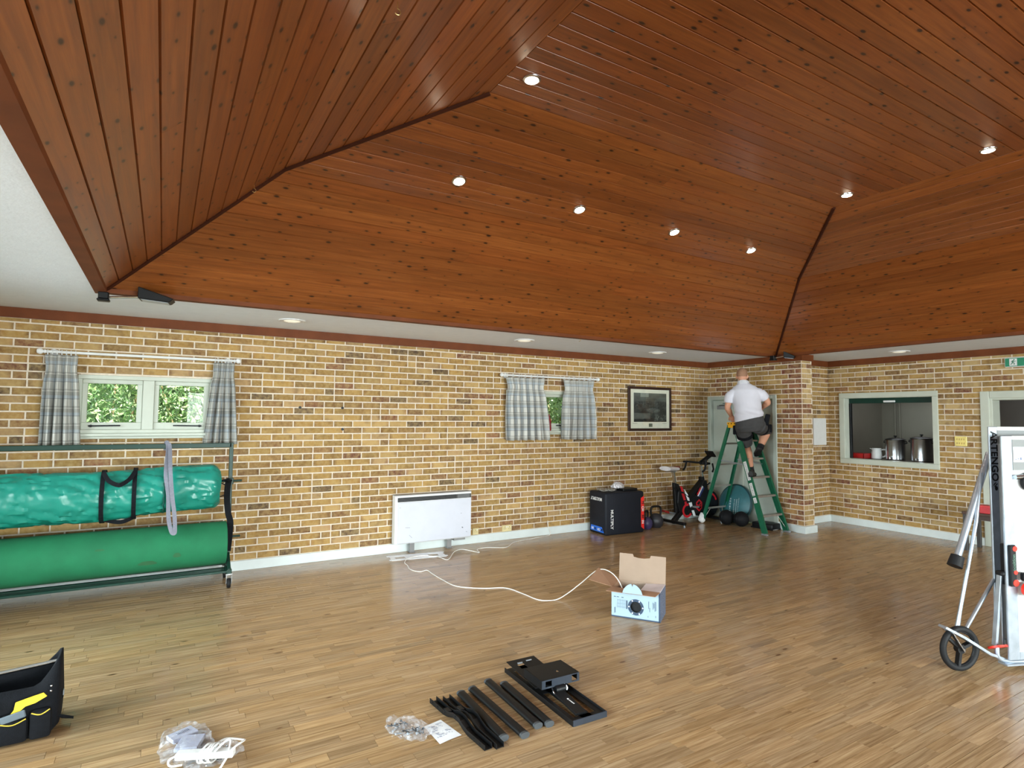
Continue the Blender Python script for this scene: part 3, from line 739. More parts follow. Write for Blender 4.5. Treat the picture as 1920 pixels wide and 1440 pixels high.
floodlight('black uplighter on a chrome arm at the left ceiling corner', (-8.545, -1.36, 2.60), (1, -0.12, 0))
floodlight('black uplighter at the right ceiling corner above the man', (-0.22, -1.44, 2.60), (0.5, -1, 0), 0.62)
# small brass hooks
for c, txt in (((-8.57, -4.156, 2.70), 'small brass hook on the left edge board near the picture edge'), ((-7.60, -2.42, 3.31), 'small brass hook beside the left ceiling hip'), ((-3.779, -1.30, 2.625), 'small brass hook on the back edge board above the long wall'), ((-7.30, -4.60, 3.43), 'small brass hook high on the left ceiling slope')):
    mb = MB(); c = V(c); pts = [c+V((0.0, 0, 0.03)), c+V((0, 0, 0.0))]+[c+V((0.014*sin(a)*1.0, 0, -0.014+0.014*cos(a))) for a in [k*0.5 for k in range(1, 9)]]
    mb.tube(pts, 0.0022, 6); single('brass_hook', mb, pm('brass', (206, 176, 118), 0.3, 0.9), txt, 'hook', 'small brass hooks on the ceiling', smooth=True)

# ================================================================== CURTAINS
def curtain(label, x0t, x1t, x0b, x1b, zt, zb, folds, seed, wide):
    r = random.Random(seed); nu, nv = folds*10+1, 26; mb = MB(); vs = []; uv = []
    ph = [r.uniform(-0.5, 0.5) for _ in range(folds+1)]; am = [r.uniform(0.7, 1.25) for _ in range(folds+1)]
    for j in range(nv):
        v = j/(nv-1); z = zt+(zb-zt)*v
        pinch = 1.0 - 0.10*math.exp(-((v-0.16)/0.09)**2)
        for i in range(nu):
            u = i/(nu-1); a = x0t+(x1t-x0t)*u; b = x0b+(x1b-x0b)*u; cen = (x0t+x1t)/2*(1-v)+(x0b+x1b)/2*v
            x = a+(b-a)*v; x = cen+(x-cen)*pinch
            k = u*folds; ki = min(int(k), folds-1); amp = (0.018+0.034*min(1, v*1.6))*am[ki]
            yv = -0.086+amp*sin(2*pi*k+ph[ki]*v*2)+0.006*sin(7*v+9*u+seed); zz = z+(0.006*sin(k*2*pi) if v == 1 else 0)
            vs.append(V((x+0.008*v*sin(2*pi*k*1.0+1.2), yv, zz))); uv.append((u*wide+seed*0.37, v*(zt-zb), 0))
    fs = [(j*nu+i, j*nu+i+1, (j+1)*nu+i+1, (j+1)*nu+i) for j in range(nv-1) for i in range(nu-1)]
    mb.add(vs, fs, None, uv)
    base = V(((x0b+x1b)/2, -0.08, zb)); o = link('curtain', mb.mesh('curtain', 'plaid', base, smooth=True)); o.location = base
    sm = o.modifiers.new('thick', 'SOLIDIFY'); sm.thickness = 0.002
    tag(o, label, 'curtain', 'plaid curtains on white poles')
curtain('grey plaid curtain gathered at the left side of the left window', -9.07, -8.82, -9.09, -8.775, 2.215, 1.36, 4, 1, 0.62)
curtain('grey plaid curtain gathered at the right side of the left window', -7.67, -7.47, -7.75, -7.43, 2.215, 1.36, 4, 2, 0.62)
curtain('wide plaid curtain drawn across the left half of the middle window', -4.107, -3.466, -4.107, -3.405, 2.215, 1.352, 6, 3, 1.0)
curtain('plaid curtain on the middle window beside the framed picture', -3.139, -2.567, -3.182, -2.556, 2.215, 1.355, 5, 4, 0.9)
def pole(label, x0, x1, rings):
    t = Thing('curtain_pole', label, 'curtain pole', ((x0+x1)/2, -0.08, 2.20), 0, 'white curtain poles', world=True)
    a = MB(); a.cyl((x0+0.05, -0.08, 2.241), (x1-0.05, -0.08, 2.241), 0.0135, n=16); t.part('rod', a, 'white', smooth=True)
    for s, x in ((1, x0), (-1, x1)):
        f = MB(); f.lathe([(0.001, 0), (0.020, 0.006*s), (0.028, 0.024*s), (0.026, 0.038*s), (0.013, 0.052*s), (0.018, 0.060*s), (0.018, 0.068*s), (0.0125, 0.075*s)], (x, -0.08, 2.241), 'x', 18); t.part('finial', f, 'white', smooth=True)
    for x in (x0+0.12, x1-0.12):
        b = MB(); b.cyl((x, -0.08, 2.241), (x, -0.004, 2.241), 0.012, n=12); b.cyl((x, -0.012, 2.241), (x, 0.0, 2.241), 0.032, n=18); t.part('wall_bracket', b, 'white', smooth=True)
    for x in rings:
        c = MB(); c.torus((x, -0.08, 2.236), 0.022, 0.004, 'x', 18, 6); t.part('ring', c, 'white', smooth=True)
pole('white curtain pole with pear ends over the left window', -9.135, -7.407, [-9.05+0.035*i for i in range(7)]+[-7.655+0.031*i for i in range(7)])
pole('white curtain pole with ball ends over the middle window', -4.192, -2.464, [-4.09+0.1*i for i in range(7)]+[-3.12+0.09*i for i in range(7)])
mb = MB(); mb.lathe([(0.03, 0), (0.036, 0.02), (0.034, 0.12), (0.015, 0.19), (0.013, 0.235), (0.001, 0.24)], (-3.345, -0.02, 1.475), n=16)
single('sill_ornament', mb, pm('dark_red', (128, 24, 34), 0.35), 'narrow dark red object on the sill between the plaid curtains', 'ornament', smooth=True)

# ================================================================== FRAMED PICTURE
t = Thing('framed_picture', 'dark framed aerial photograph with cream mount on the brick wall', 'picture', (-1.37, -0.01, 1.463), 0, world=True)
px0, px1, pz0, pz1 = -1.84, -0.905, 1.463, 2.17; fw_ = 0.042; fr = MB()
for a in ((px0, px1, pz1-fw_, pz1), (px0, px1, pz0, pz0+fw_), (px0, px0+fw_, pz0+fw_, pz1-fw_), (px1-fw_, px1, pz0+fw_, pz1-fw_)): fr.bb((a[0], -0.040, a[2]), (a[1], -0.006, a[3]))
t.part('frame', fr, pm('dark_mahogany', (48, 26, 20), 0.35, var=0.25), bevel=0.005)
mo = MB(); mo.bb((px0+0.03, -0.024, pz0+0.03), (px1-0.03, -0.012, pz1-0.03)); mount = t.part('mount', mo, pm('cream_mount_board', (226, 222, 208), 0.8, var=0.02))
ph = MB(); ix0, ix1, iz0, iz1 = px0+0.115, px1-0.105, pz0+0.145, pz1-0.10; nx, nz = 72, 54; vs = []; cs = []
for j in range(nz+1):
    for i in range(nx+1):
        u, v = i/nx, j/nz; vs.append((ix0+(ix1-ix0)*u, -0.0255, iz0+(iz1-iz0)*v))
        f = mnoise.fractal(V((u*5, v*7, 1.0)), 1.0, 2.0, 4)*0.5; b = mnoise.noise(V((u*26, v*26, 5)))
        g = 0.045+0.05*f+ (0.09*max(0, b) if 0.35 < v < 0.72 else 0.0)
        if v > 0.72: g = 0.085+0.05*f+0.06*(v-0.72)
        if v > 0.86 and 0.2 < u < 0.45: g += 0.13
        if v < 0.30 and u < 0.5 and v > 0.1: g += 0.05
        if abs((u-0.58)/0.2)**2+abs((v-0.40)/0.09)**2 < 1: g += 0.045
        if v < 0.25 and u > 0.62: g += 0.22*max(0, b)
        g = max(0.006, g*1.25-0.035); cs.append((g, g*1.08, g*0.98))
ph.add(vs, [(j*(nx+1)+i, j*(nx+1)+i+1, (j+1)*(nx+1)+i+1, (j+1)*(nx+1)+i) for j in range(nz) for i in range(nx)], cs); t.part('photograph', ph, 'attr', mount)
pl = MB(); pl.bb((-1.40, -0.027, pz0+0.065), (-1.325, -0.024, pz0+0.118)); t.part('plaque', pl, pm('plaque_grey', (106, 108, 96), 0.5), mount)
cp = MB()
for x in (-1.70, -1.055): cp.bb((x-0.05, -0.0248, pz0+0.117), (x+0.05, -0.0243, pz0+0.124))
t.part('caption_print', cp, pm('caption_ink', (150, 148, 140), 0.8), mount)['kind'] = 'stuff'
g = MB(); g.bb((px0+0.035, -0.034, pz0+0.035), (px1-0.035, -0.031, pz1-0.035)); t.part('glazing', g, glass_material('picture_glass', (0.97, 0.98, 0.97), 0.05, 0.12))

for c, txt in (((-6.77, 0, 1.756), 'left one of the small dark plugged holes in the bricks'), ((-6.29, 0, 1.757), 'upper right small dark plugged hole in the bricks'), ((-6.284, 0, 1.506), 'lower right small dark plugged hole in the bricks')):
    mb = MB(); mb.lathe([(0.001, -0.008), (0.008, -0.008), (0.014, -0.0075), (0.016, -0.006), (0.016, 0.004), (0.001, 0.004)], c, 'y', 14); single('wall_plug', mb, 'black', txt, 'wall plug', 'dark plugs in the long brick wall')
# ================================================================== PANEL HEATER
t = Thing('storage_heater', 'white wall storage heater with dark grille and two feet', 'heater', (-5.145, -0.07, 0), 0, world=True)
hx0, hx1 = -5.66, -4.63; b = MB(); b.bb((hx0, -0.125, 0.115), (hx1, -0.02, 0.70)); body = t.part('body', b, MT['white'], bevel=0.006)
f = MB(); f.bb((hx0+0.035, -0.135, 0.125), (hx1-0.006, -0.124, 0.615)); t.part('front_panel', f, pm('heater_white', (200, 201, 212), 0.42, var=0.025, scale=8), bevel=0.004)
g = MB(); g.bb((hx0+0.03, -0.130, 0.622), (hx1-0.006, -0.122, 0.675))
t.part('grille', g, pm('grille_dark', (62, 60, 60), 0.5), bevel=0.002)
for i in range(6):
    s = MB(); s.bb((hx0+0.035, -0.134, 0.626+i*0.008), (hx1-0.22, -0.128, 0.630+i*0.008)); t.part('louvre', s, 'black')
g2 = MB(); g2.bb((hx1-0.20, -0.133, 0.627), (hx1-0.03, -0.129, 0.671)); t.part('control_flap', g2, pm('flap_grey', (92, 92, 94), 0.5))
tp = MB(); tp.bb((hx0, -0.128, 0.697), (hx1, -0.02, 0.706)); t.part('top_cap', tp, pm('cap_grey', (150, 148, 146), 0.5), bevel=0.002)
for x in (-5.43, -4.93):
    q = MB(); q.bb((x-0.03, -0.115, 0.0), (x+0.03, -0.09, 0.12)); q.bb((x-0.035, -0.14, 0.0), (x+0.035, -0.05, 0.01)); t.part('foot', q, pm('foot_grey', (126, 124, 124), 0.5), bevel=0.003)
mk = MB()
for x, z, w_, h_, a in ((-5.60, 0.555, 0.016, 0.003, 0), (-4.78, 0.43, 0.01, 0.006, 0.3), (-4.76, 0.25, 0.02, 0.012, 0.5), (-5.50, 0.31, 0.06, 0.003, 0.05), (-5.46, 0.2, 0.05, 0.003, 0.8), (-4.70, 0.19, 0.02, 0.004, 0.4)):
    mk.box((x, -0.1355, z), (w_, 0.0006, h_), M.Rotation(a, 3, 'Y'))
t.part('scuff_marks', mk, pm('scuff_grey', (96, 98, 108), 0.7))['kind'] = 'stuff'
vb = MB(); vb.bb((-4.86, -0.10, 0.085), (-4.70, -0.03, 0.118)); t.part('cable_clamp', vb, pm('clamp_grey', (140, 138, 136), 0.5), bevel=0.003)
# ---- wall sockets
for x, wd_, txt in ((-4.512, 0.088, 'cream wall socket beside the white heater'), (-4.03, 0.146, 'cream double wall socket right of the heater above the skirting')):
    t = Thing('wall_socket', txt, 'socket', (x, -0.006, 0.155), 0, 'sockets on the long wall')
    a = MB(); a.bb((-wd_/2, -0.022, -0.043), (wd_/2, -0.001, 0.043)); t.part('plate', a, pm('aged_cream_plastic', (216, 200, 152), 0.45), bevel=0.004)
    for k in ((-0.035, 0.035) if wd_ > 0.1 else (0.0,)):
        for dx, dz, sw, sh in ((0, 0.016, 0.006, 0.009), (-0.011, -0.006, 0.008, 0.005), (0.011, -0.006, 0.008, 0.005), (0.022 if k <= 0 else -0.022, 0.02, 0.012, 0.018)):
            b = MB(); b.bb((k+dx-sw/2, -0.0245, dz-sh/2), (k+dx+sw/2, -0.0225, dz+sh/2)); t.part('pin_slot' if sw < 0.012 else 'switch', b, 'black' if sw < 0.012 else 'white')

# ================================================================== FITTINGS ON THE RIGHT
mb = MB(); mb.bb((0.955, YR-0.03, 1.254), (1.30, YR-0.006, 1.692)); single('access_panel', mb, 'white', 'blank white panel on the narrow brick return wall', 'panel', bevel=0.004)
t = Thing('light_switch', 'yellowed eight-gang light switch plate between hatch and doorway', 'switch', (XR-0.006, -3.183, 1.386), 0)
a = MB(); a.bb((-0.012, -0.073, -0.067), (0, 0.073, 0.067)); t.part('plate', a, pm('yellowed_plastic', (236, 216, 130), 0.4, var=0.05), bevel=0.005)
for j in range(2):
    for i in range(4):
        s = MB(); s.box((-0.014, -0.042+i*0.028, -0.028+j*0.056), (0.008, 0.011, 0.026), M.Rotation(0.2, 3, 'Y')); t.part('rocker', s, pm('rocker_ivory', (190, 160, 84), 0.4), bevel=0.002)
t = Thing('exit_sign', 'green fire exit running man sign high on the brick wall', 'sign', (XR-0.006, -3.92, 2.439), 0)
a = MB(); a.bb((-0.028, -0.21, -0.064), (0, 0.21, 0.064)); t.part('housing', a, 'white', bevel=0.012, seg=3)
b = MB(); b.bb((-0.031, -0.2, -0.054), (-0.027, 0.2, 0.054)); face = t.part('face', b, pm('exit_green', (20, 128, 92), 0.4), bevel=0.001)
m_ = MB(); m_.bb((-0.034, 0.075, -0.046), (-0.031, 0.155, 0.046)); pic = t.part('pictogram_panel', m_, 'white', face)
man = MB()
def stroke(pts, w_):
    for p, q in zip(pts, pts[1:]): man.beam((-0.035, 0.115-p[0], p[1]), (-0.035, 0.115-q[0], q[1]), w_, 0.002, up=(1, 0, 0))
man.cyl((-0.0352, 0.115-0.010, 0.032), (-0.034, 0.115-0.010, 0.032), 0.0075, n=12)
stroke([(0.004, 0.022), (-0.006, -0.002)], 0.013); stroke([(0.002, 0.018), (0.018, 0.008), (0.026, 0.016)], 0.006); stroke([(0.002, 0.02), (-0.014, 0.014), (-0.02, 0.0)], 0.006)
stroke([(-0.006, -0.002), (0.012, -0.012), (0.01, -0.034)], 0.008); stroke([(-0.006, -0.002), (-0.014, -0.022), (-0.030, -0.026)], 0.008)
t.part('running_man', man, pm('exit_green_print', (20, 110, 80), 0.5), pic)
ar = MB(); ar.prism([(-0.033, -0.10, 0.012), (-0.033, -0.02, 0.012), (-0.033, -0.02, -0.012), (-0.033, -0.10, -0.012)], (0.002, 0, 0)); ar.prism([(-0.033, -0.10, 0.036), (-0.033, -0.15, 0.0), (-0.033, -0.10, -0.036)], (0.002, 0, 0)); t.part('arrow', ar, 'white', face)

# ---- serving hatch frame
t = Thing('serving_hatch', 'cream framed serving hatch opening into the dim kitchen', 'hatch', (XR, -2.21, 0.97), 0, world=True)
fr = MB(); o_, i_ = (1.50, 2.92, 0.968, 2.10), (1.585, 2.845, 1.045, 2.02)
for a in ((o_[0], o_[1], i_[3], o_[3]), (o_[0], o_[1], o_[2], i_[2]), (o_[0], i_[0], i_[2], i_[3]), (i_[1], o_[1], i_[2], i_[3])): yz_box(fr, XR-0.026, XR+0.0, *a)
t.part('architrave', fr, 'frame_paint', bevel=0.007, seg=2)
ln_ = MB()
for a in ((HT[0]+0.001, HT[1]-0.001, i_[3]-0.005, HT[3]-0.001), (HT[0]+0.001, HT[1]-0.001, HT[2]+0.001, i_[2]+0.005), (HT[0]+0.001, i_[0]+0.005, i_[2], i_[3]), (i_[1]-0.005, HT[1]-0.001, i_[2], i_[3])): yz_box(ln_, XR-0.004, XR+0.16, *a)
t.part('lining', ln_, 'frame_paint')
sh = MB(); yz_box(sh, XR+0.10, XR+0.14, i_[0]+0.01, i_[1]-0.01, i_[3]-0.085, i_[3]-0.006); shut = t.part('shutter_edge', sh, 'green_metal', bevel=0.004)
hd = MB(); yz_box(hd, XR+0.085, XR+0.101, 2.13, 2.30, i_[3]-0.075, i_[3]-0.045); t.part('shutter_handle', hd, 'white', shut, bevel=0.005)
gd = MB(); yz_box(gd, XR+0.10, XR+0.15, i_[0]+0.006, i_[0]+0.035, i_[2]+0.006, i_[3]-0.085); t.part('shutter_guide', gd, 'black', bevel=0.002)
ct = MB(); ct.bb((XR+0.225, -3.18, 0.99), (XR+0.86, -0.86, 1.03)); single('kitchen_worktop', ct, pm('worktop_brown', (92, 80, 70), 0.35, var=0.15, scale=40), 'dark kitchen worktop just inside the hatch', 'worktop', bevel=0.005)
cb = MB(); cb.bb((XR+0.25, -3.18, 0.0), (XR+0.82, -0.86, 0.989)); single('kitchen_base_unit', cb, pm('unit_dark', (70, 66, 60), 0.6), 'dark base unit under the kitchen worktop', 'cabinet', bevel=0.004)
def pot(x, y, r, h, label):
    t = Thing('cooking_pot', label, 'pot', (x, y, 1.032), 0, 'steel pots on the kitchen worktop')
    a = MB(); a.lathe([(r*0.93, 0), (r, 0.012), (r, h*0.12), (r*1.01, h*0.125), (r*1.01, h*0.15), (r, h*0.155), (r, h), (r*1.03, h+0.006)], n=36); t.part('body', a, 'chrome', smooth=True)
    l = MB(); l.lathe([(r*1.06, h+0.004), (r*1.06, h+0.014), (r*0.8, h+0.03), (r*0.15, h+0.042), (0.001, h+0.043)], n=32); ld = t.part('lid', l, pm('lid_dark', (40, 40, 40), 0.3, 0.6), smooth=True)
    k = MB(); k.lathe([(0.012, h+0.04), (0.012, h+0.055), (0.024, h+0.062), (0.022, h+0.075), (0.001, h+0.078)], n=14); t.part('lid_knob', k, 'black', ld, smooth=True)
    for s in (-1, 1):
        q = MB(); q.tube([(0, s*r, h*0.93), (0.0, s*(r+0.030), h*0.95), (0.0, s*(r+0.036), h*0.88), (0, s*r, h*0.84)], 0.008, 8); t.part('handle', q, 'black', smooth=True)
    q = MB(); q.cyl((-r*0.98, 0, 0.05), (-r-0.05, 0, 0.05), 0.012, n=10); q.cyl((-r-0.045, 0, 0.055), (-r-0.045, 0, 0.02), 0.009, n=10); t.part('tap', q, 'chrome', smooth=True)
pot(2.02, -2.04, 0.138, 0.315, 'steel urn beside the white jug on the kitchen worktop')
pot(2.02, -2.42, 0.145, 0.345, 'taller steel urn with dark lid on the kitchen worktop')
t = Thing('white_jug', 'white plastic jug with big handle beside the urns', 'jug', (1.98, -1.77, 1.032), radians(-60))
a = MB(); a.lathe([(0.068, 0), (0.078, 0.01), (0.074, 0.10), (0.064, 0.16), (0.070, 0.175), (0.066, 0.178)], n=24); t.part('body', a, 'white', smooth=True)
a = MB(); a.tube(catmull([(0.062, 0, 0.15), (0.12, 0, 0.155), (0.135, 0, 0.10), (0.11, 0, 0.045), (0.072, 0, 0.035)], 5), 0.011, 8); t.part('handle', a, 'white', smooth=True)
a = MB(); a.prism([(-0.06, -0.02, 0.15), (-0.06, 0.02, 0.15), (-0.095, 0, 0.172)], (0, 0, 0.006)); t.part('spout', a, 'white')
t = Thing('red_tray', 'red box tray on the left end of the kitchen worktop', 'tray', (1.86, -1.50, 1.032), radians(0))
a = MB(); a.bb((-0.12, -0.19, 0), (0.12, 0.19, 0.006))
for q in (((-0.12, -0.19, 0), (0.12, -0.184, 0.09)), ((-0.12, 0.184, 0), (0.12, 0.19, 0.09)), ((-0.12, -0.19, 0), (-0.114, 0.19, 0.09)), ((0.114, -0.19, 0), (0.12, 0.19, 0.09))): a.bb(*q)
t.part('tray_body', a, pm('red_plastic', (166, 26, 24), 0.4)); a = MB(); a.bb((-0.128, -0.198, 0.084), (0.128, 0.198, 0.09)); a.f = a.f; t.part('lid', a, pm('red_plastic_lid', (150, 22, 22), 0.45), bevel=0.002)
pp = MB()
for yv in (-1.11, -1.19): pp.cyl((3.96, yv, 0.9), (3.96, yv, 2.5), 0.018, n=10)
single('wall_pipes', pp, 'kitchen_wall', 'pair of thin pipes up the kitchen back wall', 'pipe', smooth=True)
# ---- small dark table with red things behind the folded table
t = Thing('side_table', 'low dark side table behind the folded table tennis table', 'table', (1.05, -3.66, 0), 0)
a = MB(); a.bb((-0.22, -0.42, 0.465), (0.22, 0.27, 0.50)); t.part('table_top', a, pm('dark_wood', (74, 52, 42), 0.4, var=0.2), bevel=0.004)
for x in (-0.19, 0.19):
    for yv in (-0.39, 0.24):
        q = MB(); q.bb((x-0.022, yv-0.022, 0), (x+0.022, yv+0.022, 0.465)); t.part('leg', q, pm('dark_leg', (64, 62, 62), 0.5), bevel=0.003)
a = MB(); a.bb((-0.2, -0.41, 0.41), (-0.18, 0.26, 0.465)); t.part('apron', a, pm('dark_wood2', (66, 50, 44), 0.5))
t = Thing('red_box', 'red box lying on the low dark side table', 'box', (0.95, -3.68, 0.50), 0.2)
a = MB(); a.bb((-0.08, -0.12, 0), (0.08, 0.12, 0.09)); t.part('carton', a, pm('red_card', (176, 30, 38), 0.5), bevel=0.004); a = MB(); a.bb((-0.084, -0.124, 0.078), (0.084, 0.124, 0.098)); t.part('lid', a, pm('red_card_lid', (196, 50, 52), 0.5), bevel=0.003)
# ================================================================== MAT TROLLEY
t = Thing('mat_trolley', 'dark green wheeled roll trolley under the left window', 'trolley', (-8.6, -0.45, 0), 0, world=True)
tx0, tx1, ty = -9.72, -7.505, -0.45
a = MB(); a.beam((tx0, ty, 1.362), (tx1, ty, 1.362), 0.04, 0.045); t.part('top_rail', a, 'green_metal', bevel=0.004)
for x in (tx0, tx1):
    p = MB(); p.beam((x, ty, 0.16), (x, ty, 1.385), 0.035, 0.04, up=(0, 1, 0)); t.part('upright', p, 'green_metal', bevel=0.003)
    f = MB(); f.beam((x, -0.20, 0.155), (x, -0.66, 0.155), 0.045, 0.04); f.beam((x, ty, 0.30), (x, -0.64, 0.165), 0.03, 0.03, up=(1, 0, 0)); f.beam((x, ty, 0.30), (x, -0.22, 0.165), 0.03, 0.03, up=(1, 0, 0)); t.part('foot_bar', f, 'green_metal', bevel=0.003)
    for yv in (-0.225, -0.63):
        k = MB(); k.bb((x-0.03, yv-0.03, 0.125), (x+0.03, yv+0.03, 0.137)); k.bb((x-0.026, yv-0.022, 0.035), (x-0.020, yv+0.022, 0.125)); k.bb((x+0.020, yv-0.022, 0.035), (x+0.026, yv+0.022, 0.125)); c = t.part('castor', k, 'chrome', bevel=0.002)
        w_ = MB(); w_.lathe([(0.02, -0.016), (0.042, -0.016), (0.046, -0.010), (0.046, 0.010), (0.042, 0.016), (0.02, 0.016)], (x, yv-0.008, 0.046), 'x', 22); t.part('wheel', w_, 'rubber', c, smooth=True)
for yv, zz, d in ((-0.635, 0.155, 0.018), (-0.225, 0.155, 0.036), (-0.45, 0.135, 0.036)):
    b = MB(); b.beam((tx0, yv, zz), (tx1, yv, zz), d, d*1.2); t.part('base_rail', b, 'green_metal', bevel=0.003)
for zz in (1.005, 0.455):
    b = MB(); b.cyl((tx0, ty-0.01, zz), (tx1+0.105, ty-0.01, zz), 0.011, n=12); t.part('axle', b, 'green_metal', smooth=True)
    b = MB(); b.bb((tx1-0.03, ty-0.035, zz-0.03), (tx1+0.028, ty+0.015, zz+0.03)); t.part('axle_hook', b, 'green_metal', bevel=0.004)
# ---- upper teal bag
t = Thing('rolled_mat_bag', 'shiny teal zipped bag holding a roll, with black handles, on the upper axle', 'bag', (-8.5, -0.46, 0.72), 0, world=True)
rg = []; N_ = 60; L_ = 110
for i in range(L_+1):
    u = i/L_; x = -9.66+(-7.60+9.66)*u; sag = -0.055*(1-u)*1.1+0.012*sin(u*9); cz = 0.955+sag; R_ = 0.232-0.022*u
    if u > 0.965: R_ *= 1-((u-0.965)/0.035)**2*0.22
    if u < 0.02: R_ *= 0.8
    pinch = 1-0.05*math.exp(-((x+8.035)/0.035)**2); r_ = []
    for k in range(N_):
        a = 2*pi*k/N_; f = 1+0.040*mnoise.noise(V((x*3.5, cos(a)*2.0, sin(a)*2.0)))-0.085*(1-min(1, 4.0*abs(mnoise.noise(V((x*5+sin(a)*2.0, cos(a)*2.5, sin(a)*2.5+7))))))-0.035*(1-min(1, 4.5*abs(mnoise.noise(V((x*9-sin(a)*3.0, cos(a)*3.5, sin(a)*3.5+3))))))
        r_.append(V((x+0.006*sin(a*3), -0.46+R_*f*pinch*cos(a)*0.93, cz+R_*f*pinch*sin(a)*1.02)))
    rg.append(r_)
b = MB(); b.loft(rg); bagb = t.part('bag_body', b, 'teal', smooth=True)
def wrap(x, wd_, a0, a1, lift=0.006, n=22):
    u = (x+9.66)/2.06; cz = 0.955-0.0605*(1-u)+0.012*sin(u*9); R_ = 0.232-0.022*u+lift; m_ = MB(); vs = []
    for k in range(n+1):
        a = a0+(a1-a0)*k/n
        for s in (-1, 1):
            vs.append(V((x+s*wd_/2, -0.46+(R_+0.006)*cos(a)*0.95, cz+(R_+0.006)*sin(a)*1.03)))
    m_.add(vs, [(2*k, 2*k+1, 2*k+3, 2*k+2) for k in range(n)]); return m_
for x in (-8.545, -8.305):
    m_ = wrap(x, 0.034, pi*0.36, pi*1.66); o = t.part('webbing_strap', m_, 'black_cloth'); o.modifiers.new('s', 'SOLIDIFY').thickness = 0.005
def arcstrip(pts, wd_, up=(0, 1, 0), th=0.005):
    m_ = MB(); vs = []
    for i, p in enumerate(pts):
        d = (pts[min(i+1, len(pts)-1)]-pts[max(i-1, 0)]).normalized(); s = d.cross(V(up)).normalized(); vs += [p-s*wd_/2, p+s*wd_/2]
    m_.add(vs, [(2*k, 2*k+1, 2*k+3, 2*k+2) for k in range(len(pts)-1)]); return m_
m_ = arcstrip(catmull([(-8.545, -0.60, 1.145), (-8.50, -0.655, 1.075), (-8.43, -0.69, 1.035), (-8.39, -0.685, 1.045), (-8.34, -0.655, 1.085), (-8.305, -0.60, 1.145)], 5), 0.036); o = t.part('carry_handle', m_, 'black_cloth'); o.modifiers.new('s', 'SOLIDIFY').thickness = 0.006
m_ = arcstrip(catmull([(-8.53, -0.50, 0.71), (-8.44, -0.51, 0.685), (-8.38, -0.51, 0.685), (-8.31, -0.50, 0.715)], 5), 0.036); o = t.part('carry_handle', m_, 'black_cloth'); o.modifiers.new('s', 'SOLIDIFY').thickness = 0.006
m_ = MB(); m_.tube([(-8.075+0.004*sin(k*1.9), -0.46-0.219*cos(-pi*0.35+k*0.09)*0.96, 0.952+0.222*sin(-pi*0.35+k*0.09)*1.03) for k in range(24)], 0.006, 6); t.part('draw_cord', m_, pm('dark_teal_cord', (16, 84, 74), 0.7), smooth=True)
m_ = MB(); m_.tube(catmull([(-7.61, -0.58, 1.00), (-7.56, -0.60, 0.98), (-7.555, -0.60, 0.90), (-7.60, -0.58, 0.87)], 5), 0.010, 6, flat=0.5); m_.tube(catmull([(-7.60, -0.57, 1.02), (-7.545, -0.56, 1.03), (-7.52, -0.52, 1.0)], 5), 0.016, 6, flat=0.5); t.part('end_loop', m_, 'black_cloth', smooth=True)
# ---- lower green roll
t = Thing('rolled_floor_mat', 'faded green floor matting rolled up on the lower axle', 'mat', (-8.5, -0.46, 0.19), 0, world=True)
m_ = MB(); rg = []
for i in range(15):
    x = -9.66+(2.13)*i/14; rg.append([V((x, -0.46+0.212*cos(a), 0.405+0.205*sin(a)-0.012*(1-i/14))) for a in [2*pi*k/48 for k in range(48)]])
m_.loft(rg); t.part('roll', m_, 'mat_green', smooth=True)
sp = MB(); pts = []
for k in range(60):
    a = k*0.42; r = 0.028+0.0075*a/0.42*0.38+0.0; r = min(0.2, 0.03+0.17*k/59); pts.append((-7.527, -0.46+r*cos(a), 0.405+r*sin(a)))
sp.tube(pts, 0.0035, 5); t.part('roll_end_layers', sp, pm('mat_edge_dark', (14, 74, 48), 0.9))
st_ = MB()
for x, a, w_, h_ in ((-8.54, 2.78, 0.07, 0.02), (-8.18, 3.55, 0.14, 0.05), (-7.95, 3.3, 0.06, 0.05)):
    yv, zz = -0.46+0.2135*cos(a), 0.40+0.206*sin(a); R3 = M.Rotation(-(a-pi), 3, 'X'); n_ = V((0, cos(a), sin(a)))
    tgt = V((0, -sin(a), cos(a))); poly = [V((x+w_/2*cos(q)*(1+0.2*sin(3*q)), yv, zz))+tgt*h_/2*sin(q)*(1+0.15*cos(2*q)) for q in [2*pi*k/14 for k in range(14)]]
    st_.prism([p+n_*0.0008 for p in poly], n_*0.0006)
t.part('stain', st_, pm('mat_stain', (46, 96, 60), 0.95))
# ---- straps
def hang(name, label, pts, wd_, mat, up=(0, 1, 0)):
    m_ = arcstrip(catmull(pts, 6), wd_, up); o = single(name, m_, mat, label, 'strap'); o.modifiers.new('s', 'SOLIDIFY').thickness = 0.004
hang('grey_strap', 'grey webbing strap looped over the trolley top rail', [(-8.075, -0.425, 1.32), (-8.07, -0.43, 1.392), (-8.062, -0.478, 1.392), (-8.055, -0.50, 1.33), (-8.065, -0.71, 1.12), (-8.04, -0.72, 0.93), (-8.03, -0.70, 0.72), (-8.005, -0.705, 0.60), (-7.985, -0.71, 0.575), (-7.975, -0.715, 0.60), (-7.985, -0.725, 0.75), (-8.01, -0.735, 0.93), (-8.03, -0.73, 1.14), (-8.04, -0.52, 1.34), (-8.05, -0.49, 1.388)], 0.034, 'grey_strap')
hang('black_strap', 'black webbing strap hanging down the trolley right upright', [(-7.515, -0.50, 1.03), (-7.53, -0.505, 0.98), (-7.535, -0.51, 0.85), (-7.52, -0.51, 0.70), (-7.495, -0.50, 0.60), (-7.50, -0.50, 0.45), (-7.51, -0.495, 0.32)], 0.055, 'black_cloth')

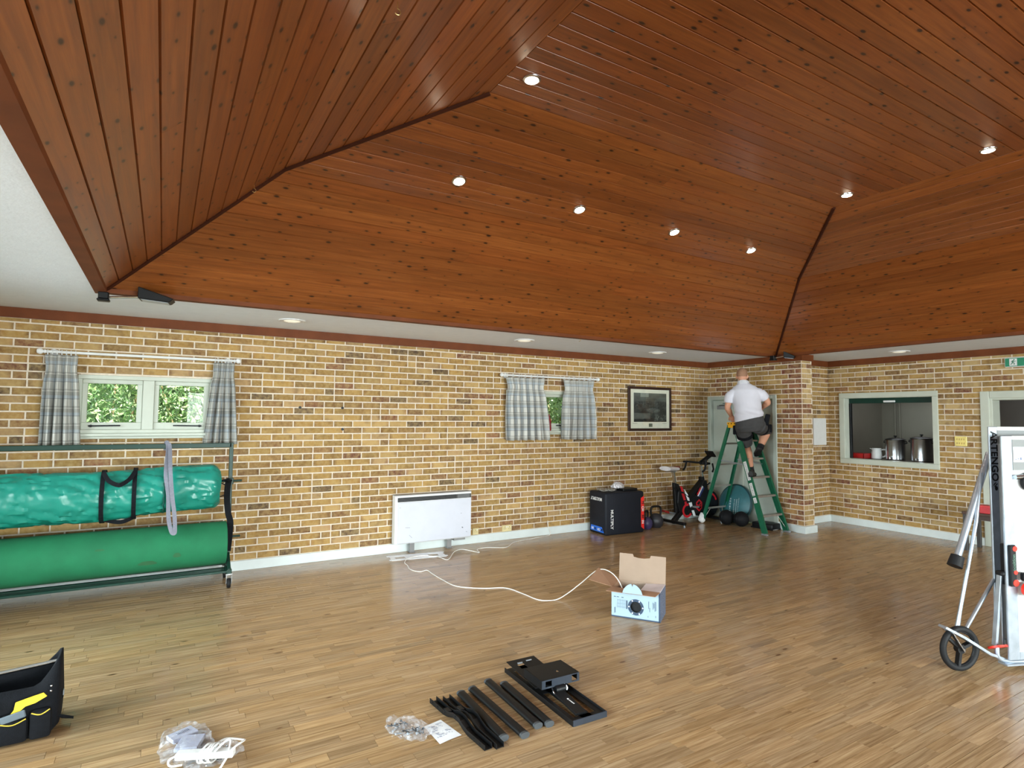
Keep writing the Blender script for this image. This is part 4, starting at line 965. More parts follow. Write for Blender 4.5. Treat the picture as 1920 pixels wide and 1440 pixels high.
# ================================================================== CARD TEMPLATE + CABLE + CABLE BOX
t = Thing('card_template', 'white card template with two square holes on floor by heater', 'template', (-5.445, -0.33, 0), radians(-8.4))
T_ = MB(); us = [-0.325, -0.27, -0.15, 0.13, 0.25, 0.325]; vs_ = [-0.125, -0.06, 0.045, 0.125]
for i in range(5):
    for j in range(3):
        if j == 1 and i in (1, 3): continue
        T_.bb((us[i], vs_[j], 0.002), (us[i+1], vs_[j+1], 0.006))
t.part('card', T_, 'white_rough')
for s in (-1, 1):
    for yv in (-0.09, 0.09):
        q = MB(); q.prism([(s*0.325, yv-0.025, 0.002), (s*0.35, yv-0.012, 0.002), (s*0.35, yv+0.02, 0.002), (s*0.325, yv+0.03, 0.002)], (0, 0, 0.004)); t.part('tab', q, 'white_rough')
cab = [(-3.36, -0.026, 0.20), (-3.35, -0.03, 0.10), (-3.34, -0.05, 0.006), (-3.62, -0.13, 0.004), (-4.02, -0.22, 0.004), (-4.28, -0.43, 0.004), (-4.5, -0.33, 0.004), (-4.66, -0.36, 0.004), (-4.715, -0.52, 0.004), (-4.88, -0.40, 0.035), (-5.02, -0.45, 0.03), (-5.20, -0.66, 0.004), (-5.26, -0.50, 0.010), (-5.42, -0.36, 0.011), (-5.60, -0.42, 0.011), (-5.69, -0.56, 0.005), (-5.703, -0.68, 0.004), (-5.74, -0.86, 0.004), (-5.69, -1.00, 0.004), (-5.60, -0.99, 0.006), (-5.60, -1.13, 0.004), (-5.60, -1.40, 0.004), (-5.57, -1.68, 0.004), (-5.38, -1.86, 0.004), (-5.18, -1.96, 0.004), (-5.13, -2.20, 0.004), (-5.10, -2.43, 0.004), (-4.97, -2.50, 0.004), (-4.86, -2.53, 0.05), (-4.76, -2.62, 0.16), (-4.69, -2.75, 0.29), (-4.67, -2.88, 0.315), (-4.655, -3.0, 0.26), (-4.65, -3.10, 0.12)]
m_ = MB(); m_.tube(catmull(cab, 6), 0.0042, 7); single('data_cable', m_, pm('white_cable', (232, 228, 222), 0.45), 'thin white cable snaking over the floor into the cardboard box', 'cable', smooth=True)

BO = V((-4.795, -3.075, 0)); bu = V((0.576, -0.817, 0)); bv = V((0.817, 0.576, 0)); bw, bd, bh_ = 0.405, 0.265, 0.240
ang = atan2(bu.y, bu.x)
t = Thing('cable_box', 'open white printed cardboard cable box in the middle of the floor', 'box', BO, ang)   # local x along front, y depth
card_in = pm('brown_card', (150, 114, 88), 0.85, var=0.05); card_out = pm('pale_blue_card', (150, 170, 184), 0.6, var=0.02); inpale = pm('pale_card', (152, 130, 112), 0.8, var=0.04)
th = 0.004
hc = (0.205, 0.098); hr = 0.046     # reel hole in the front
fr = MB(); seg = 28
outer = []; inner = []
for k in range(seg):
    a = 2*pi*k/seg; dx, dz = cos(a), sin(a); inner.append((hc[0]+hr*dx, hc[1]+hr*dz))
    sx = ((bw-hc[0]) if dx > 0 else hc[0])/max(1e-6, abs(dx)); sz = ((bh_-hc[1]) if dz > 0 else hc[1])/max(1e-6, abs(dz)); s_ = min(sx, sz); outer.append((hc[0]+s_*dx, hc[1]+s_*dz))
corners = [(0, 0), (bw, 0), (bw, bh_), (0, bh_)]
for yv in (0.0, th):
    o0 = len(fr.v); fr.v += [V((x, yv, z)) for x, z in outer]+[V((x, yv, z)) for x, z in inner]
    fr.f += [(o0+k, o0+(k+1) % seg, o0+seg+(k+1) % seg, o0+seg+k) for k in range(seg)]
    for cx, cz in corners:
        best = sorted(range(seg), key=lambda k: (outer[k][0]-cx)**2+(outer[k][1]-cz)**2)[:2]; i0 = len(fr.v); fr.v.append(V((cx, yv, cz))); fr.f.append((i0, o0+best[0], o0+best[1]))
front = t.part('front_panel', fr, card_out)
sd_ = MB(); sd_.bb((bw-th, 0, 0), (bw, bd, bh_)); m = MT['box_side'] = pm('navy_mesh_print', (84, 92, 110), 0.6, var=0.75, scale=130); t.part('side_panel', sd_, m)
sd_ = MB(); sd_.bb((0, th, 0), (th, bd, bh_)); t.part('side_panel', sd_, card_in)
sd_ = MB(); sd_.bb((th, bd-th, 0), (bw-th, bd, bh_)); t.part('back_panel', sd_, inpale)
sd_ = MB(); sd_.bb((th, th, 0.001), (bw-th, bd-th, 0.005)); t.part('bottom_panel', sd_, card_in)
f = MB(); bf = [(0, bd, bh_), (bw, bd, bh_), (bw, bd+0.03, bh_+0.225), (bw*0.68, bd+0.03, bh_+0.225), (bw*0.66, bd+0.028, bh_+0.203), (bw*0.55, bd+0.027, bh_+0.195), (bw*0.42, bd+0.027, bh_+0.195), (bw*0.31, bd+0.028, bh_+0.203), (bw*0.29, bd+0.03, bh_+0.225), (0, bd+0.03, bh_+0.225)]; f.prism(bf, (0, 0.004, 0)); t.part('back_flap', f, inpale)
f = MB(); f.prism([(0, 0.01, bh_), (0, bd-0.005, bh_), (-0.19, bd+0.01, bh_+0.075), (-0.205, 0.02, bh_+0.03)], (0, 0, 0.004)); t.part('left_flap', f, card_in)
f = MB(); f.prism([(bw, 0.004, bh_), (bw, bd-0.004, bh_), (bw-0.165, bd-0.01, bh_-0.012), (bw-0.17, 0.02, bh_-0.012)], (0, 0, 0.004)); t.part('right_flap', f, pm('white_liner', (206, 198, 204), 0.7))
f = MB(); f.prism([(0.0, 0, bh_), (bw, 0, bh_), (bw-0.02, -0.112, bh_-0.006), (-0.02, -0.112, bh_-0.006)], (0, 0, 0.004)); t.part('front_flap', f, card_in)
f = MB(); lobe = [(0.115, -0.0745), (0.118, -0.09)]
arc = [V((0.118+0.085*(1-cos(a))*0.98, 0, 0.075*sin(a))) for a in [pi*k/18 for k in range(19)]]
poly = [V((0.118+0.165*(k/18), -0.112, bh_-0.004+0.080*sin(pi*k/18)**0.6*(0.72 if abs(k-9) < 0.5 else 1))) for k in range(19)]
f.prism(poly, (0, 0.004, 0.0)); t.part('tuck_tab', f, card_out)
# print on the front
pr = MB(); nv = lin((46, 62, 84))
def pfill(x0, z0, x1, z1): pr.bb((x0, -0.0012, z0), (x1, -0.0002, z1))
pr2 = MB()
for k in range(40):
    a0, a1 = 2*pi*k/40, 2*pi*(k+1)/40
    pr.prism([(hc[0]+hr*1.0*cos(a0), -0.0012, hc[1]+hr*sin(a0)), (hc[0]+0.066*cos(a0), -0.0012, hc[1]+0.066*sin(a0)), (hc[0]+0.066*cos(a1), -0.0012, hc[1]+0.066*sin(a1)), (hc[0]+hr*cos(a1), -0.0012, hc[1]+hr*sin(a1))], (0, 0.001, 0))
pfill(0.125, 0.075, 0.135, 0.145); pfill(0.0, 0.0, bw, 0.010)
for k in range(7): pfill(0.05+0.011*k, 0.075, 0.0505+0.011*k, 0.15)
for k in range(3): pfill(0.048, 0.085+0.028*k, 0.12, 0.0858+0.028*k)
for x, z0, z1 in ((0.025, 0.03, 0.075), (0.031, 0.034, 0.078), (0.31, 0.10, 0.16), (0.345, 0.10, 0.155), (0.353, 0.11, 0.15), (0.361, 0.085, 0.165), (0.369, 0.09, 0.165), (0.318, 0.075, 0.11), (0.304, 0.03, 0.042), (0.366, 0.035, 0.05)): pfill(x, z0, x+0.003, z1)
for x in (0.02, 0.045, 0.085): pfill(x, 0.163, x+0.018, 0.168)
pfill(bw-0.012, 0, bw, bh_*0.99)
t.part('print', pr, pm('navy_ink', (44, 62, 86), 0.6), front)
for k in range(6):
    a = 2*pi*k/6+pi/6+pi/6*0; q = MB(); x, z = hc[0]+0.0575*cos(a+pi/6), hc[1]+0.0575*sin(a+pi/6)
    q.cyl((x, -0.002, z), (x, -0.0013, z), 0.0058, n=10); pr2.v += []; t.part('print_dot', q, 'white_rough', front)
rl = MB(); rl.lathe([(0.02, 0.03), (0.088, 0.03), (0.088, 0.04), (0.06, 0.045), (0.06, 0.21), (0.088, 0.215), (0.088, 0.225), (0.02, 0.225)], (0.205, 0, 0.098), 'y', 28); t.part('cable_reel', rl, 'black', smooth=True)

# ================================================================== PLYO BOX + KETTLEBELLS
t = Thing('plyo_box', 'black padded jump box with red and blue size labels', 'box', (-2.33, -0.31, 0), radians(-4.2))
L2, D2_, H2 = 0.345, 0.205, 0.60
b = MB(); b.bb((-L2, -D2_, 0), (L2, D2_, H2)); t.part('padded_body', b, pm('black_vinyl', (22, 26, 36), 0.6, spec=0.3, var=0.12, scale=8, bump=0.15, bscale=120), bevel=0.028, seg=3, smooth=True)
for s in (-1, 1):
    pass
lb = MB(); lb.prism([(L2-0.062, -D2_-0.002, 0.50), (L2-0.004, -D2_-0.002, 0.53), (L2-0.004, -D2_-0.002, 0.045), (L2-0.058, -D2_-0.002, 0.085)], (0, 0.0015, 0)); red = t.part('size_label', lb, pm('red_label', (226, 40, 34), 0.5), label='red size label reading 75 CM 30 IN')
for wtxt, zz, mt in (('75', 0.435, 'black'), ('CM', 0.345, 'white'), ('30', 0.235, 'black'), ('IN', 0.155, 'white')):
    tx = text_mb(wtxt, 0.052, 0.0012); xform(tx, place((L2-0.03, -D2_-0.0035, zz), (0, 0, -1), (1, 0, 0))); t.part('label_text', tx, mt, red)
lb = MB(); lb.prism([(-L2-0.002, 0.165, 0.035), (-L2-0.002, 0.15, 0.11), (-L2-0.002, -0.115, 0.11), (-L2-0.002, -0.165, 0.035)], (0.0015, 0, 0)); bl = t.part('size_label', lb, pm('blue_label', (36, 112, 226), 0.5), label='blue size label reading 50 CM 20 IN')
for wtxt, yy, mt in (('50', -0.115, 'black'), ('CM', -0.045, 'white'), ('20', 0.04, 'black'), ('IN', 0.11, 'white')):
    tx = text_mb(wtxt, 0.048, 0.0012); xform(tx, place((-L2-0.0035, yy, 0.07), (0, 1, 0), (0, 0, -1))); t.part('label_text', tx, mt, bl)
tx = text_mb('MULTIPLY', 0.062, 0.0018); xform(tx, place((-0.235, -D2_-0.0015, 0.225), (0, 0, -1), (1, 0, 0))); t.part('side_lettering', tx, 'white')
tx = text_mb('MULTIPLY', 0.062, 0.0018); xform(tx, place((-L2-0.0015, 0.02, 0.50), (0, 1, 0), (0, 0, -1))); t.part('side_lettering', tx, 'white')
# things on the box
bt = t.o.matrix_basis if False else None
def onbox(x, y, z): a = radians(-4.2); return V((-2.33+x*cos(a)-y*sin(a), -0.31+x*sin(a)+y*cos(a), z))
m_ = MB(); m_.box(onbox(0.155, -0.02, 0.619), (0.26, 0.22, 0.034), M.Rotation(radians(-4.2), 3, 'Z')); single('black_tray', m_, 'black', 'flat black case lying on top of the jump box', 'case', bevel=0.006)
m_ = MB(); m_.ell(onbox(0.04, 0.03, 0.66), (0.11, 0.075, 0.045), 28, 16); crumple(m_, 0.035, 14, 2); m_.v = [V((p.x, p.y, max(p.z, 0.637 if True else 0))) for p in m_.v]; single('plastic_bag', m_, film_material('clear_film', 0.75, (236, 234, 240)), 'crumpled clear plastic bag on the black case', 'bag', smooth=True)
m_ = MB(); m_.ell(onbox(-0.17, 0.02, 0.618), (0.15, 0.14, 0.02), 28, 12); crumple(m_, 0.018, 11, 5); m_.v = [V((p.x, p.y, max(p.z, 0.602))) for p in m_.v]; single('plastic_wrap', m_, film_material('dull_film', 0.35, (190, 190, 186)), 'flattened clear plastic wrap on the left of the jump box top', 'wrap', smooth=True)
def kettle(x, y, r, mat, label, rz=0.3):
    t = Thing('kettlebell', label, 'kettlebell', (x, y, 0), rz, 'kettlebells beside the jump box')
    b = MB(); b.lathe([(r*0.01, 0), (r*0.62, 0.0), (r*0.88, r*0.30), (r, r*0.85), (r*0.93, r*1.3), (r*0.66, r*1.72), (r*0.3, r*1.88), (0.001, r*1.9)], n=28); t.part('bell', b, mat, smooth=True)
    h = MB(); h.tube(catmull([(-r*0.66, 0, r*1.45), (-r*0.80, 0, r*2.1), (-r*0.72, 0, r*2.62), (-r*0.4, 0, r*2.80), (r*0.4, 0, r*2.80), (r*0.72, 0, r*2.62), (r*0.80, 0, r*2.1), (r*0.66, 0, r*1.45)], 5), 0.0165, 12); t.part('handle', h, 'black_metal', smooth=True)
kettle(-1.79, -0.36, 0.095, pm('purple_vinyl', (62, 56, 96), 0.4), 'purple kettlebell half hidden behind the jump box', 0.5)
kettle(-1.56, -0.33, 0.112, pm('graphite_vinyl', (46, 46, 52), 0.4), 'large black kettlebell between jump box and bike', -0.2)

# ================================================================== EXERCISE BIKE (local x = forward, towards the door; y left)
t = Thing('exercise_bike', 'black red and white spin bike in the corner', 'exercise bike', (-0.72, -0.29, 0), 0)
bk_black = 'black_metal'; bred = pm('bike_red', (190, 30, 42), 0.35); bwh = pm('bike_white', (224, 230, 236), 0.35)
f = MB(); f.beam((-0.44, 0, 0.03), (-0.14, 0, 0.28), 0.075, 0.07, up=(0, 1, 0)); f.beam((-0.15, 0, 0.28), (-0.37, 0, 0.62), 0.07, 0.075, up=(0, 1, 0)); f.beam((-0.36, 0, 0.18), (-0.40, 0, 0.65), 0.06, 0.06, up=(0, 1, 0)); t.part('rear_frame', f, bk_black, bevel=0.01)
f = MB(); f.beam((-0.20, 0, 0.30), (0.24, 0, 0.66), 0.07, 0.085, up=(0, 1, 0)); f.beam((0.22, 0, 0.72), (0.30, 0, 0.10), 0.07, 0.08, up=(0, 1, 0)); f.beam((-0.2, 0, 0.17), (0.42, 0, 0.09), 0.06, 0.06, up=(0, 1, 0)); t.part('front_frame', f, bk_black, bevel=0.01)
sh = MB(); prof = [(-0.36, 0.52), (-0.30, 0.54), (-0.10, 0.40), (0.06, 0.44), (0.22, 0.66), (0.30, 0.66), (0.34, 0.40), (0.28, 0.18), (0.10, 0.14), (-0.20, 0.13), (-0.34, 0.20), (-0.38, 0.34)]
sh.prism([(x, -0.055, z) for x, z in prof], (0, 0.075, 0)); guard = t.part('chain_guard', sh, 'black', bevel=0.012)
def decal(poly, mat, yv=-0.0565, name='decal'):
    m_ = MB(); m_.prism([(x, yv, z) for x, z in poly], (0, 0.0012, 0)); t.part(name, m_, mat, guard)
decal([(-0.33, 0.60), (-0.28, 0.585), (-0.25, 0.50), (-0.30, 0.515)], bred); decal([(-0.30, 0.485), (-0.24, 0.475), (-0.20, 0.37), (-0.25, 0.37)], bred); decal([(-0.235, 0.35), (-0.19, 0.35), (-0.18, 0.305), (-0.225, 0.305)], bred)
decal([(-0.235, 0.545), (-0.15, 0.45), (-0.155, 0.435), (-0.22, 0.475)], bwh); decal([(-0.205, 0.455), (-0.13, 0.40), (-0.115, 0.35), (-0.165, 0.365)], bwh); decal([(-0.14, 0.325), (-0.07, 0.33), (-0.045, 0.245), (-0.095, 0.235)], bwh); decal([(-0.075, 0.20), (-0.02, 0.20), (0.02, 0.105), (-0.035, 0.105)], bwh)
ring_ = MB()
for k in range(3, 20):
    a0, a1 = 2*pi*k/24+0.5, 2*pi*(k+1)/24+0.5; cx, cz = -0.17, 0.205
    ring_.prism([(cx+0.075*cos(a0), -0.058, cz+0.075*sin(a0)), (cx+0.112*cos(a0), -0.058, cz+0.112*sin(a0)), (cx+0.112*cos(a1), -0.058, cz+0.112*sin(a1)), (cx+0.075*cos(a1), -0.058, cz+0.075*sin(a1))], (0, 0.002, 0))
t.part('guard_ring', ring_, bred, guard)
decal([(0.06, 0.42), (0.09, 0.415), (0.20, 0.56), (0.175, 0.58)], bwh); decal([(0.05, 0.45), (0.075, 0.435), (0.15, 0.535), (0.13, 0.56)], bred, -0.0567); decal([(0.095, 0.41), (0.12, 0.40), (0.225, 0.54), (0.205, 0.555)], pm('bike_blue', (38, 56, 120), 0.4))
hx = MB(); cx, cz = 0.10, 0.27
for k in range(6):
    a0, a1 = pi/3*k+0.5, pi/3*(k+1)+0.5
    hx.prism([(cx+0.055*cos(a0), -0.058, cz+0.072*sin(a0)), (cx+0.078*cos(a0), -0.058, cz+0.098*sin(a0)), (cx+0.078*cos(a1), -0.058, cz+0.098*sin(a1)), (cx+0.055*cos(a1), -0.058, cz+0.072*sin(a1))], (0, 0.002, 0))
hx.beam((cx-0.04, -0.058, cz-0.04), (cx+0.04, -0.058, cz+0.04), 0.002, 0.018, up=(1, 0, -1)); hx.beam((cx-0.05, -0.058, cz+0.01), (cx+0.05, -0.058, cz-0.02), 0.002, 0.016, up=(0, 0, 1)); t.part('emblem', hx, bred, guard)
fw2 = MB(); fw2.lathe([(0.05, -0.02), (0.19, -0.02), (0.215, -0.028), (0.22, -0.02), (0.22, 0.02), (0.215, 0.028), (0.19, 0.02), (0.05, 0.02)], (0.42, 0.03, 0.27), 'y', 40); t.part('flywheel', fw2, pm('flywheel_dark', (34, 36, 42), 0.3, 0.6), smooth=True)
fwr = MB()
for k in range(8): 
    a0, a1 = 0.3+k*0.12, 0.3+(k+1)*0.12; fwr.prism([(0.42+0.15*cos(a0), 0.005, 0.27+0.15*sin(a0)), (0.42+0.18*cos(a0), 0.005, 0.27+0.18*sin(a0)), (0.42+0.18*cos(a1), 0.005, 0.27+0.18*sin(a1)), (0.42+0.15*cos(a1), 0.005, 0.27+0.15*sin(a1))], (0, 0.003, 0))
t.part('flywheel_stripe', fwr, bred)
p = MB(); p.beam((-0.385, 0, 0.62), (-0.425, 0, 0.83), 0.035, 0.05, up=(0, 1, 0)); t.part('seat_post', p, 'chrome', bevel=0.004)
s = MB(); rg = []
for i in range(9):
    u = i/8; x = -0.60+0.29*u; wd_ = 0.10*(1-u)**0.8+0.022+0.012*u; rg.append([V((x, wd_*cos(a), 0.865+0.012*(1-u)+(0.040-0.008*u)*sin(a)*(0.8 if sin(a) < 0 else 1))) for a in [2*pi*k/16 for k in range(16)]])
s.loft(rg); sd = t.part('saddle', s, pm('saddle_white', (222, 218, 222), 0.45), smooth=True)
s = MB(); rg = []
for i in range(7):
    u = i/6; x = -0.42+0.13*u; rg.append([V((x, (0.045-0.018*u)*cos(a), 0.885+0.022*sin(a))) for a in [2*pi*k/14 for k in range(14)]])
s.loft(rg); t.part('saddle_nose', s, pm('saddle_red', (112, 28, 28), 0.5), sd, smooth=True)
s = MB(); s.tube([(-0.55, 0.05, 0.835), (-0.45, 0.045, 0.822), (-0.36, 0.02, 0.835)], 0.006, 6); s.tube([(-0.55, -0.05, 0.835), (-0.45, -0.045, 0.822), (-0.36, -0.02, 0.835)], 0.006, 6); s.bb((-0.45, -0.03, 0.815), (-0.40, 0.03, 0.84)); t.part('saddle_rails', s, 'chrome', sd)
p = MB(); p.beam((0.235, 0, 0.70), (0.205, 0, 0.90), 0.04, 0.045, up=(0, 1, 0)); t.part('handlebar_post', p, 'chrome', bevel=0.004)
h = MB(); h.tube(catmull([(0.02, -0.20, 0.82), (0.07, -0.205, 0.86), (0.09, -0.20, 0.93), (0.10, -0.19, 0.955), (0.20, -0.10, 0.945), (0.26, 0, 0.94), (0.20, 0.10, 0.945), (0.10, 0.19, 0.955), (0.09, 0.20, 0.93), (0.07, 0.205, 0.86), (0.02, 0.20, 0.82)], 5), 0.016, 10); h.tube([(0.03, -0.2, 0.955), (0.12, -0.19, 0.955)], 0.017, 10); h.tube([(0.09, -0.21, 0.92), (0.09, -0.21, 1.01)], 0.018, 10); h.tube([(0.03, 0.2, 0.955), (0.12, 0.19, 0.955)], 0.017, 10); h.tube([(0.20, 0, 0.93), (0.42, 0, 0.925)], 0.02, 10); h.tube([(0.42, -0.06, 0.93), (0.40, -0.10, 0.84), (0.36, -0.11, 0.80)], 0.015, 8); t.part('handlebar', h, 'rubber', smooth=True)
h = MB(); h.beam((0.22, -0.03, 0.95), (0.42, -0.03, 1.05), 0.03, 0.03, up=(0, 1, 0)); h.beam((0.22, 0.03, 0.95), (0.42, 0.03, 1.05), 0.03, 0.03, up=(0, 1, 0)); t.part('console_arm', h, 'black', bevel=0.006)
c = MB(); c.box((0.44, 0, 1.085), (0.03, 0.17, 0.13), M.Rotation(-0.75, 3, 'Y')); con = t.part('console', c, 'black', bevel=0.01)
c = MB(); c.box((0.426, 0, 1.098), (0.004, 0.12, 0.08), M.Rotation(-0.75, 3, 'Y')); t.part('screen', c, pm('lcd_dark', (54, 46, 48), 0.2), con)
for x, y0, y1, n_ in ((-0.46, -0.28, 0.24, 'rear_stabiliser'), (0.43, -0.24, 0.24, 'front_stabiliser')):
    b = MB(); b.beam((x, y0, 0.048), (x, y1, 0.048), 0.06, 0.04); s_ = t.part(n_, b, bk_black, bevel=0.008)
    for yv in (y0+0.02, y1-0.02):
        q = MB(); q.cyl((x, yv, 0.0), (x, yv, 0.012), 0.018, n=12); q.cyl((x, yv, 0.01), (x, yv, 0.03), 0.007, n=8); t.part('level_foot', q, 'galv', s_)
ck = MB(); ck.beam((-0.17, -0.075, 0.205), (-0.06, -0.075, 0.27), 0.014, 0.03, up=(0, 1, 0)); ck.beam((-0.17, 0.055, 0.205), (-0.30, 0.055, 0.15), 0.014, 0.03, up=(0, 1, 0)); ck.cyl((-0.17, -0.085, 0.205), (-0.17, 0.065, 0.205), 0.018, n=12); crank = t.part('crank', ck, 'black', bevel=0.004)
pd = MB(); pd.bb((-0.10, -0.17, 0.255), (-0.02, -0.085, 0.28)); t.part('pedal', pd, pm('pedal_grey', (120, 122, 126), 0.4), crank, bevel=0.004)
pd = MB(); pd.box((-0.49, 0.11, 0.19), (0.11, 0.085, 0.03), M.Rotation(0.3, 3, 'Y')); t.part('pedal', pd, pm('pedal_red', (150, 36, 30), 0.4), crank, bevel=0.004)
pd = MB(); pd.tube([(-0.30, 0.06, 0.15), (-0.44, 0.10, 0.18)], 0.012, 8); t.part('pedal_axle', pd, 'galv', crank)
kb = MB(); kb.tube([(-0.40, -0.03, 0.54), (-0.44, -0.05, 0.56), (-0.47, -0.05, 0.60)], 0.010, 8); kb.tube([(0.30, -0.04, 0.58), (0.36, -0.06, 0.62)], 0.012, 8); t.part('adjuster_knob', kb, 'black', smooth=True)

# ---- balance disc, slam balls, base tray
t = Thing('balance_disc', 'teal round disc with white lettering leaning on the grey door', 'balance trainer', (-0.10, -0.60, 0.0), 0)
tilt = M.Rotation(radians(12), 4, 'Y')
def disc_xf(mb_): mb_.v = [(M.Translation((-0.03, 0, 0.0)) @ tilt @ M.Translation((0, 0, 0.305))) @ p for p in mb_.v]; return mb_
d = MB(); d.lathe([(0.001, -0.075), (0.12, -0.066), (0.22, -0.042), (0.285, -0.010), (0.305, 0.0), (0.305, 0.03), (0.29, 0.038), (0.001, 0.038)], (0, 0, 0), 'x', 44); t.part('dome', disc_xf(d), pm('teal_rubber', (52, 108, 116), 0.45, var=0.1), smooth=True)
d = MB(); d.torus((0, 0, 0), 0.300, 0.012, 'x', 44, 8); t.part('rim', disc_xf(d), pm('dark_teal', (22, 60, 66), 0.5), smooth=True)
pr = MB(); r7 = random.Random(2)
for k, (yv, hgt, z0, z1) in enumerate(((0.03, 0.030, -0.16, 0.06), (-0.045, 0.018, -0.17, 0.05), (-0.085, 0.018, -0.20, 0.05), (-0.12, 0.014, -0.20, 0.09))):
    z = z0
    while z < z1:
        q = r7.uniform(0.012, 0.03)*hgt/0.02; rr = sqrt(yv*yv+z*z); xx = -0.078+0.36*rr*rr
        pr.box((xx-0.002, yv, z+q/2), (0.002, hgt*r7.uniform(0.6, 1.0), q*0.75)); z += q*1.15
t.part('lettering', disc_xf(pr), pm('pale_print', (170, 190, 194), 0.5))
for x, y, r, txt in ((-0.40, -0.70, 0.115, 'black slam ball nearest the ladder back leg'), (-0.33, -0.92, 0.115, 'black slam ball in front of the teal disc')):
    m_ = MB(); m_.ell((x, y, r), (r, r, r), 28, 18)
    t = Thing('slam_ball', txt, 'ball', (x, y, 0), 0, 'black slam balls by the door', world=True); t.part('ball', m_, pm('slam_rubber', (15, 16, 20), 0.7, spec=0.3, var=0.2, bump=0.3, bscale=60), smooth=True)
    q = MB(); q.torus((x, y, r), r, 0.004, 'y', 30, 6); t.part('seam', q, 'black', smooth=True)
t = Thing('black_platform', 'low black plastic platform on the floor behind the ladder', 'platform', (-0.13, -1.23, 0), radians(4))
a = MB(); a.bb((-0.10, -0.14, 0.0), (0.14, 0.20, 0.09)); t.part('platform_top', a, 'black', bevel=0.02, seg=3, smooth=True); a = MB(); a.bb((-0.11, -0.15, 0.0), (0.15, 0.21, 0.02)); t.part('base_rim', a, 'black', bevel=0.005)
a = MB()
for k in range(5): a.bb((-0.09+k*0.03, -0.1515, 0.006), (-0.072+k*0.03, -0.1505, 0.014))
t.part('rim_print', a, 'white')
# ================================================================== STEPLADDER
t = Thing('stepladder', 'green fibreglass stepladder with yellow top in front of the door', 'ladder', (-0.37, -0.97, 0), 0, world=True)
ztop = 1.585
def fl_(s, z): k = z/1.6; return V((-0.37+s*(0.262-0.062*k), -1.55+0.55*k, z))
def rl_(s, z): k = z/1.6; return V((-0.37+s*(0.255-0.070*k), -0.40-0.50*k, z))
def channel(p, q, wd_, dp, side):      # C-section rail: web + two flanges
    p, q = V(p), V(q); d = (q-p).normalized(); s = V((side, 0, 0)); s = (s-d*s.dot(d)).normalized(); n = d.cross(s); m_ = MB()
    def pr_(o, a, b):
        R = M((d, s, n)).transposed(); m_.box((p+q)/2+o, ((q-p).length, a, b), R)
    pr_(s*0.0, 0.005, dp); pr_(-s*wd_/2+n*(dp/2-0.0025), wd_, 0.005); pr_(-s*wd_/2-n*(dp/2-0.0025), wd_, 0.005); return m_
for s in (-1, 1):
    t.part('front_rail', channel(fl_(s, 0.02), fl_(s, ztop), 0.03, 0.082, s), 'ladder_green')
    t.part('rear_rail', channel(rl_(s, 0.02), rl_(s, ztop), 0.025, 0.05, s), 'ladder_green')
    f = MB(); p = fl_(s, 0.0); f.box(p+V((0, 0, 0.012)), (0.045, 0.095, 0.024)); t.part('front_foot', f, 'galv', bevel=0.004)
    if s == 1:
        f = MB(); p = rl_(s, 0.0); f.box(p+V((0, 0, 0.02)), (0.04, 0.06, 0.04)); t.part('rear_foot', f, 'galv', bevel=0.006)
for k in range(1, 6):
    z = 0.27*k; a, b = fl_(-1, z), fl_(1, z); st = MB(); st.bb((a.x+0.004, a.y-0.04, z-0.028), (b.x-0.004, a.y+0.045, z)); t.part('step', st, 'alu', bevel=0.003)
for z in (0.24, 0.60, 0.95, 1.28):
    a, b = rl_(-1, z), rl_(1, z); st = MB(); st.bb((a.x, a.y-0.008, z-0.014), (b.x, a.y+0.008, z+0.014)); t.part('rear_brace', st, 'alu', bevel=0.002)
for fn, z in ((fl_, 0.27), (rl_, 0.24)):
    for s in (-1, 1):
        g = MB(); g.beam(fn(s, z-0.2)+V((-s*0.01, 0, 0)), fn(s, z)+V((-s*0.10, 0, -0.015)), 0.018, 0.004); t.part('corner_brace', g, 'alu')
for s in (-1, 1):
    g = MB(); g.beam(fl_(s, 0.98)+V((-s*0.015, 0.03, 0)), rl_(s, 1.02)+V((-s*0.015, -0.02, 0)), 0.004, 0.02); t.part('spreader', g, 'galv')
c = MB(); c.bb((-0.585, -1.055, 1.575), (-0.155, -0.875, 1.615)); cap_ = t.part('top_cap', c, pm('yellow_plastic', (238, 172, 28), 0.4), bevel=0.01, seg=2)
for xa, xb in ((-0.59, -0.583), (-0.157, -0.15)):
    c = MB(); c.bb((xa, -1.03, 1.53), (xb, -0.90, 1.60)); t.part('cap_cheek', c, pm('yellow_plastic', (238, 172, 28), 0.4), cap_)
for yv in (-1.02, -0.965, -0.91):
    q = MB(); q.cyl((-0.592, yv, 1.595), (-0.584, yv, 1.595), 0.009, n=10); t.part('cap_hole', q, 'black', cap_)
def sticker(z0, z1, txt):
    p, q = fl_(-1, z0), fl_(-1, z1); d = (q-p).normalized(); s = V((-1, 0, 0)); s = (s-d*s.dot(d)).normalized(); n = d.cross(s); m_ = MB()
    m_.box((p+q)/2+s*0.0035, ((q-p).length, 0.002, 0.052), M((d, s, n)).transposed()); o = t.part('sticker', m_, 'white')
    k = MB(); L_ = (q-p).length
    for i in range(int(L_/0.022)):
        k.box(p+d*(0.012+i*0.022)+s*0.005+n*random.uniform(-0.006, 0.006), (0.008, 0.0006, random.uniform(0.012, 0.034)), M((d, s, n)).transposed())
    t.part('sticker_print', k, pm('sticker_ink', (150, 150, 152), 0.7), o)
sticker(1.33, 1.56, 0); sticker(0.76, 1.03, 1); sticker(0.54, 0.72, 2); sticker(0.44, 0.515, 3)
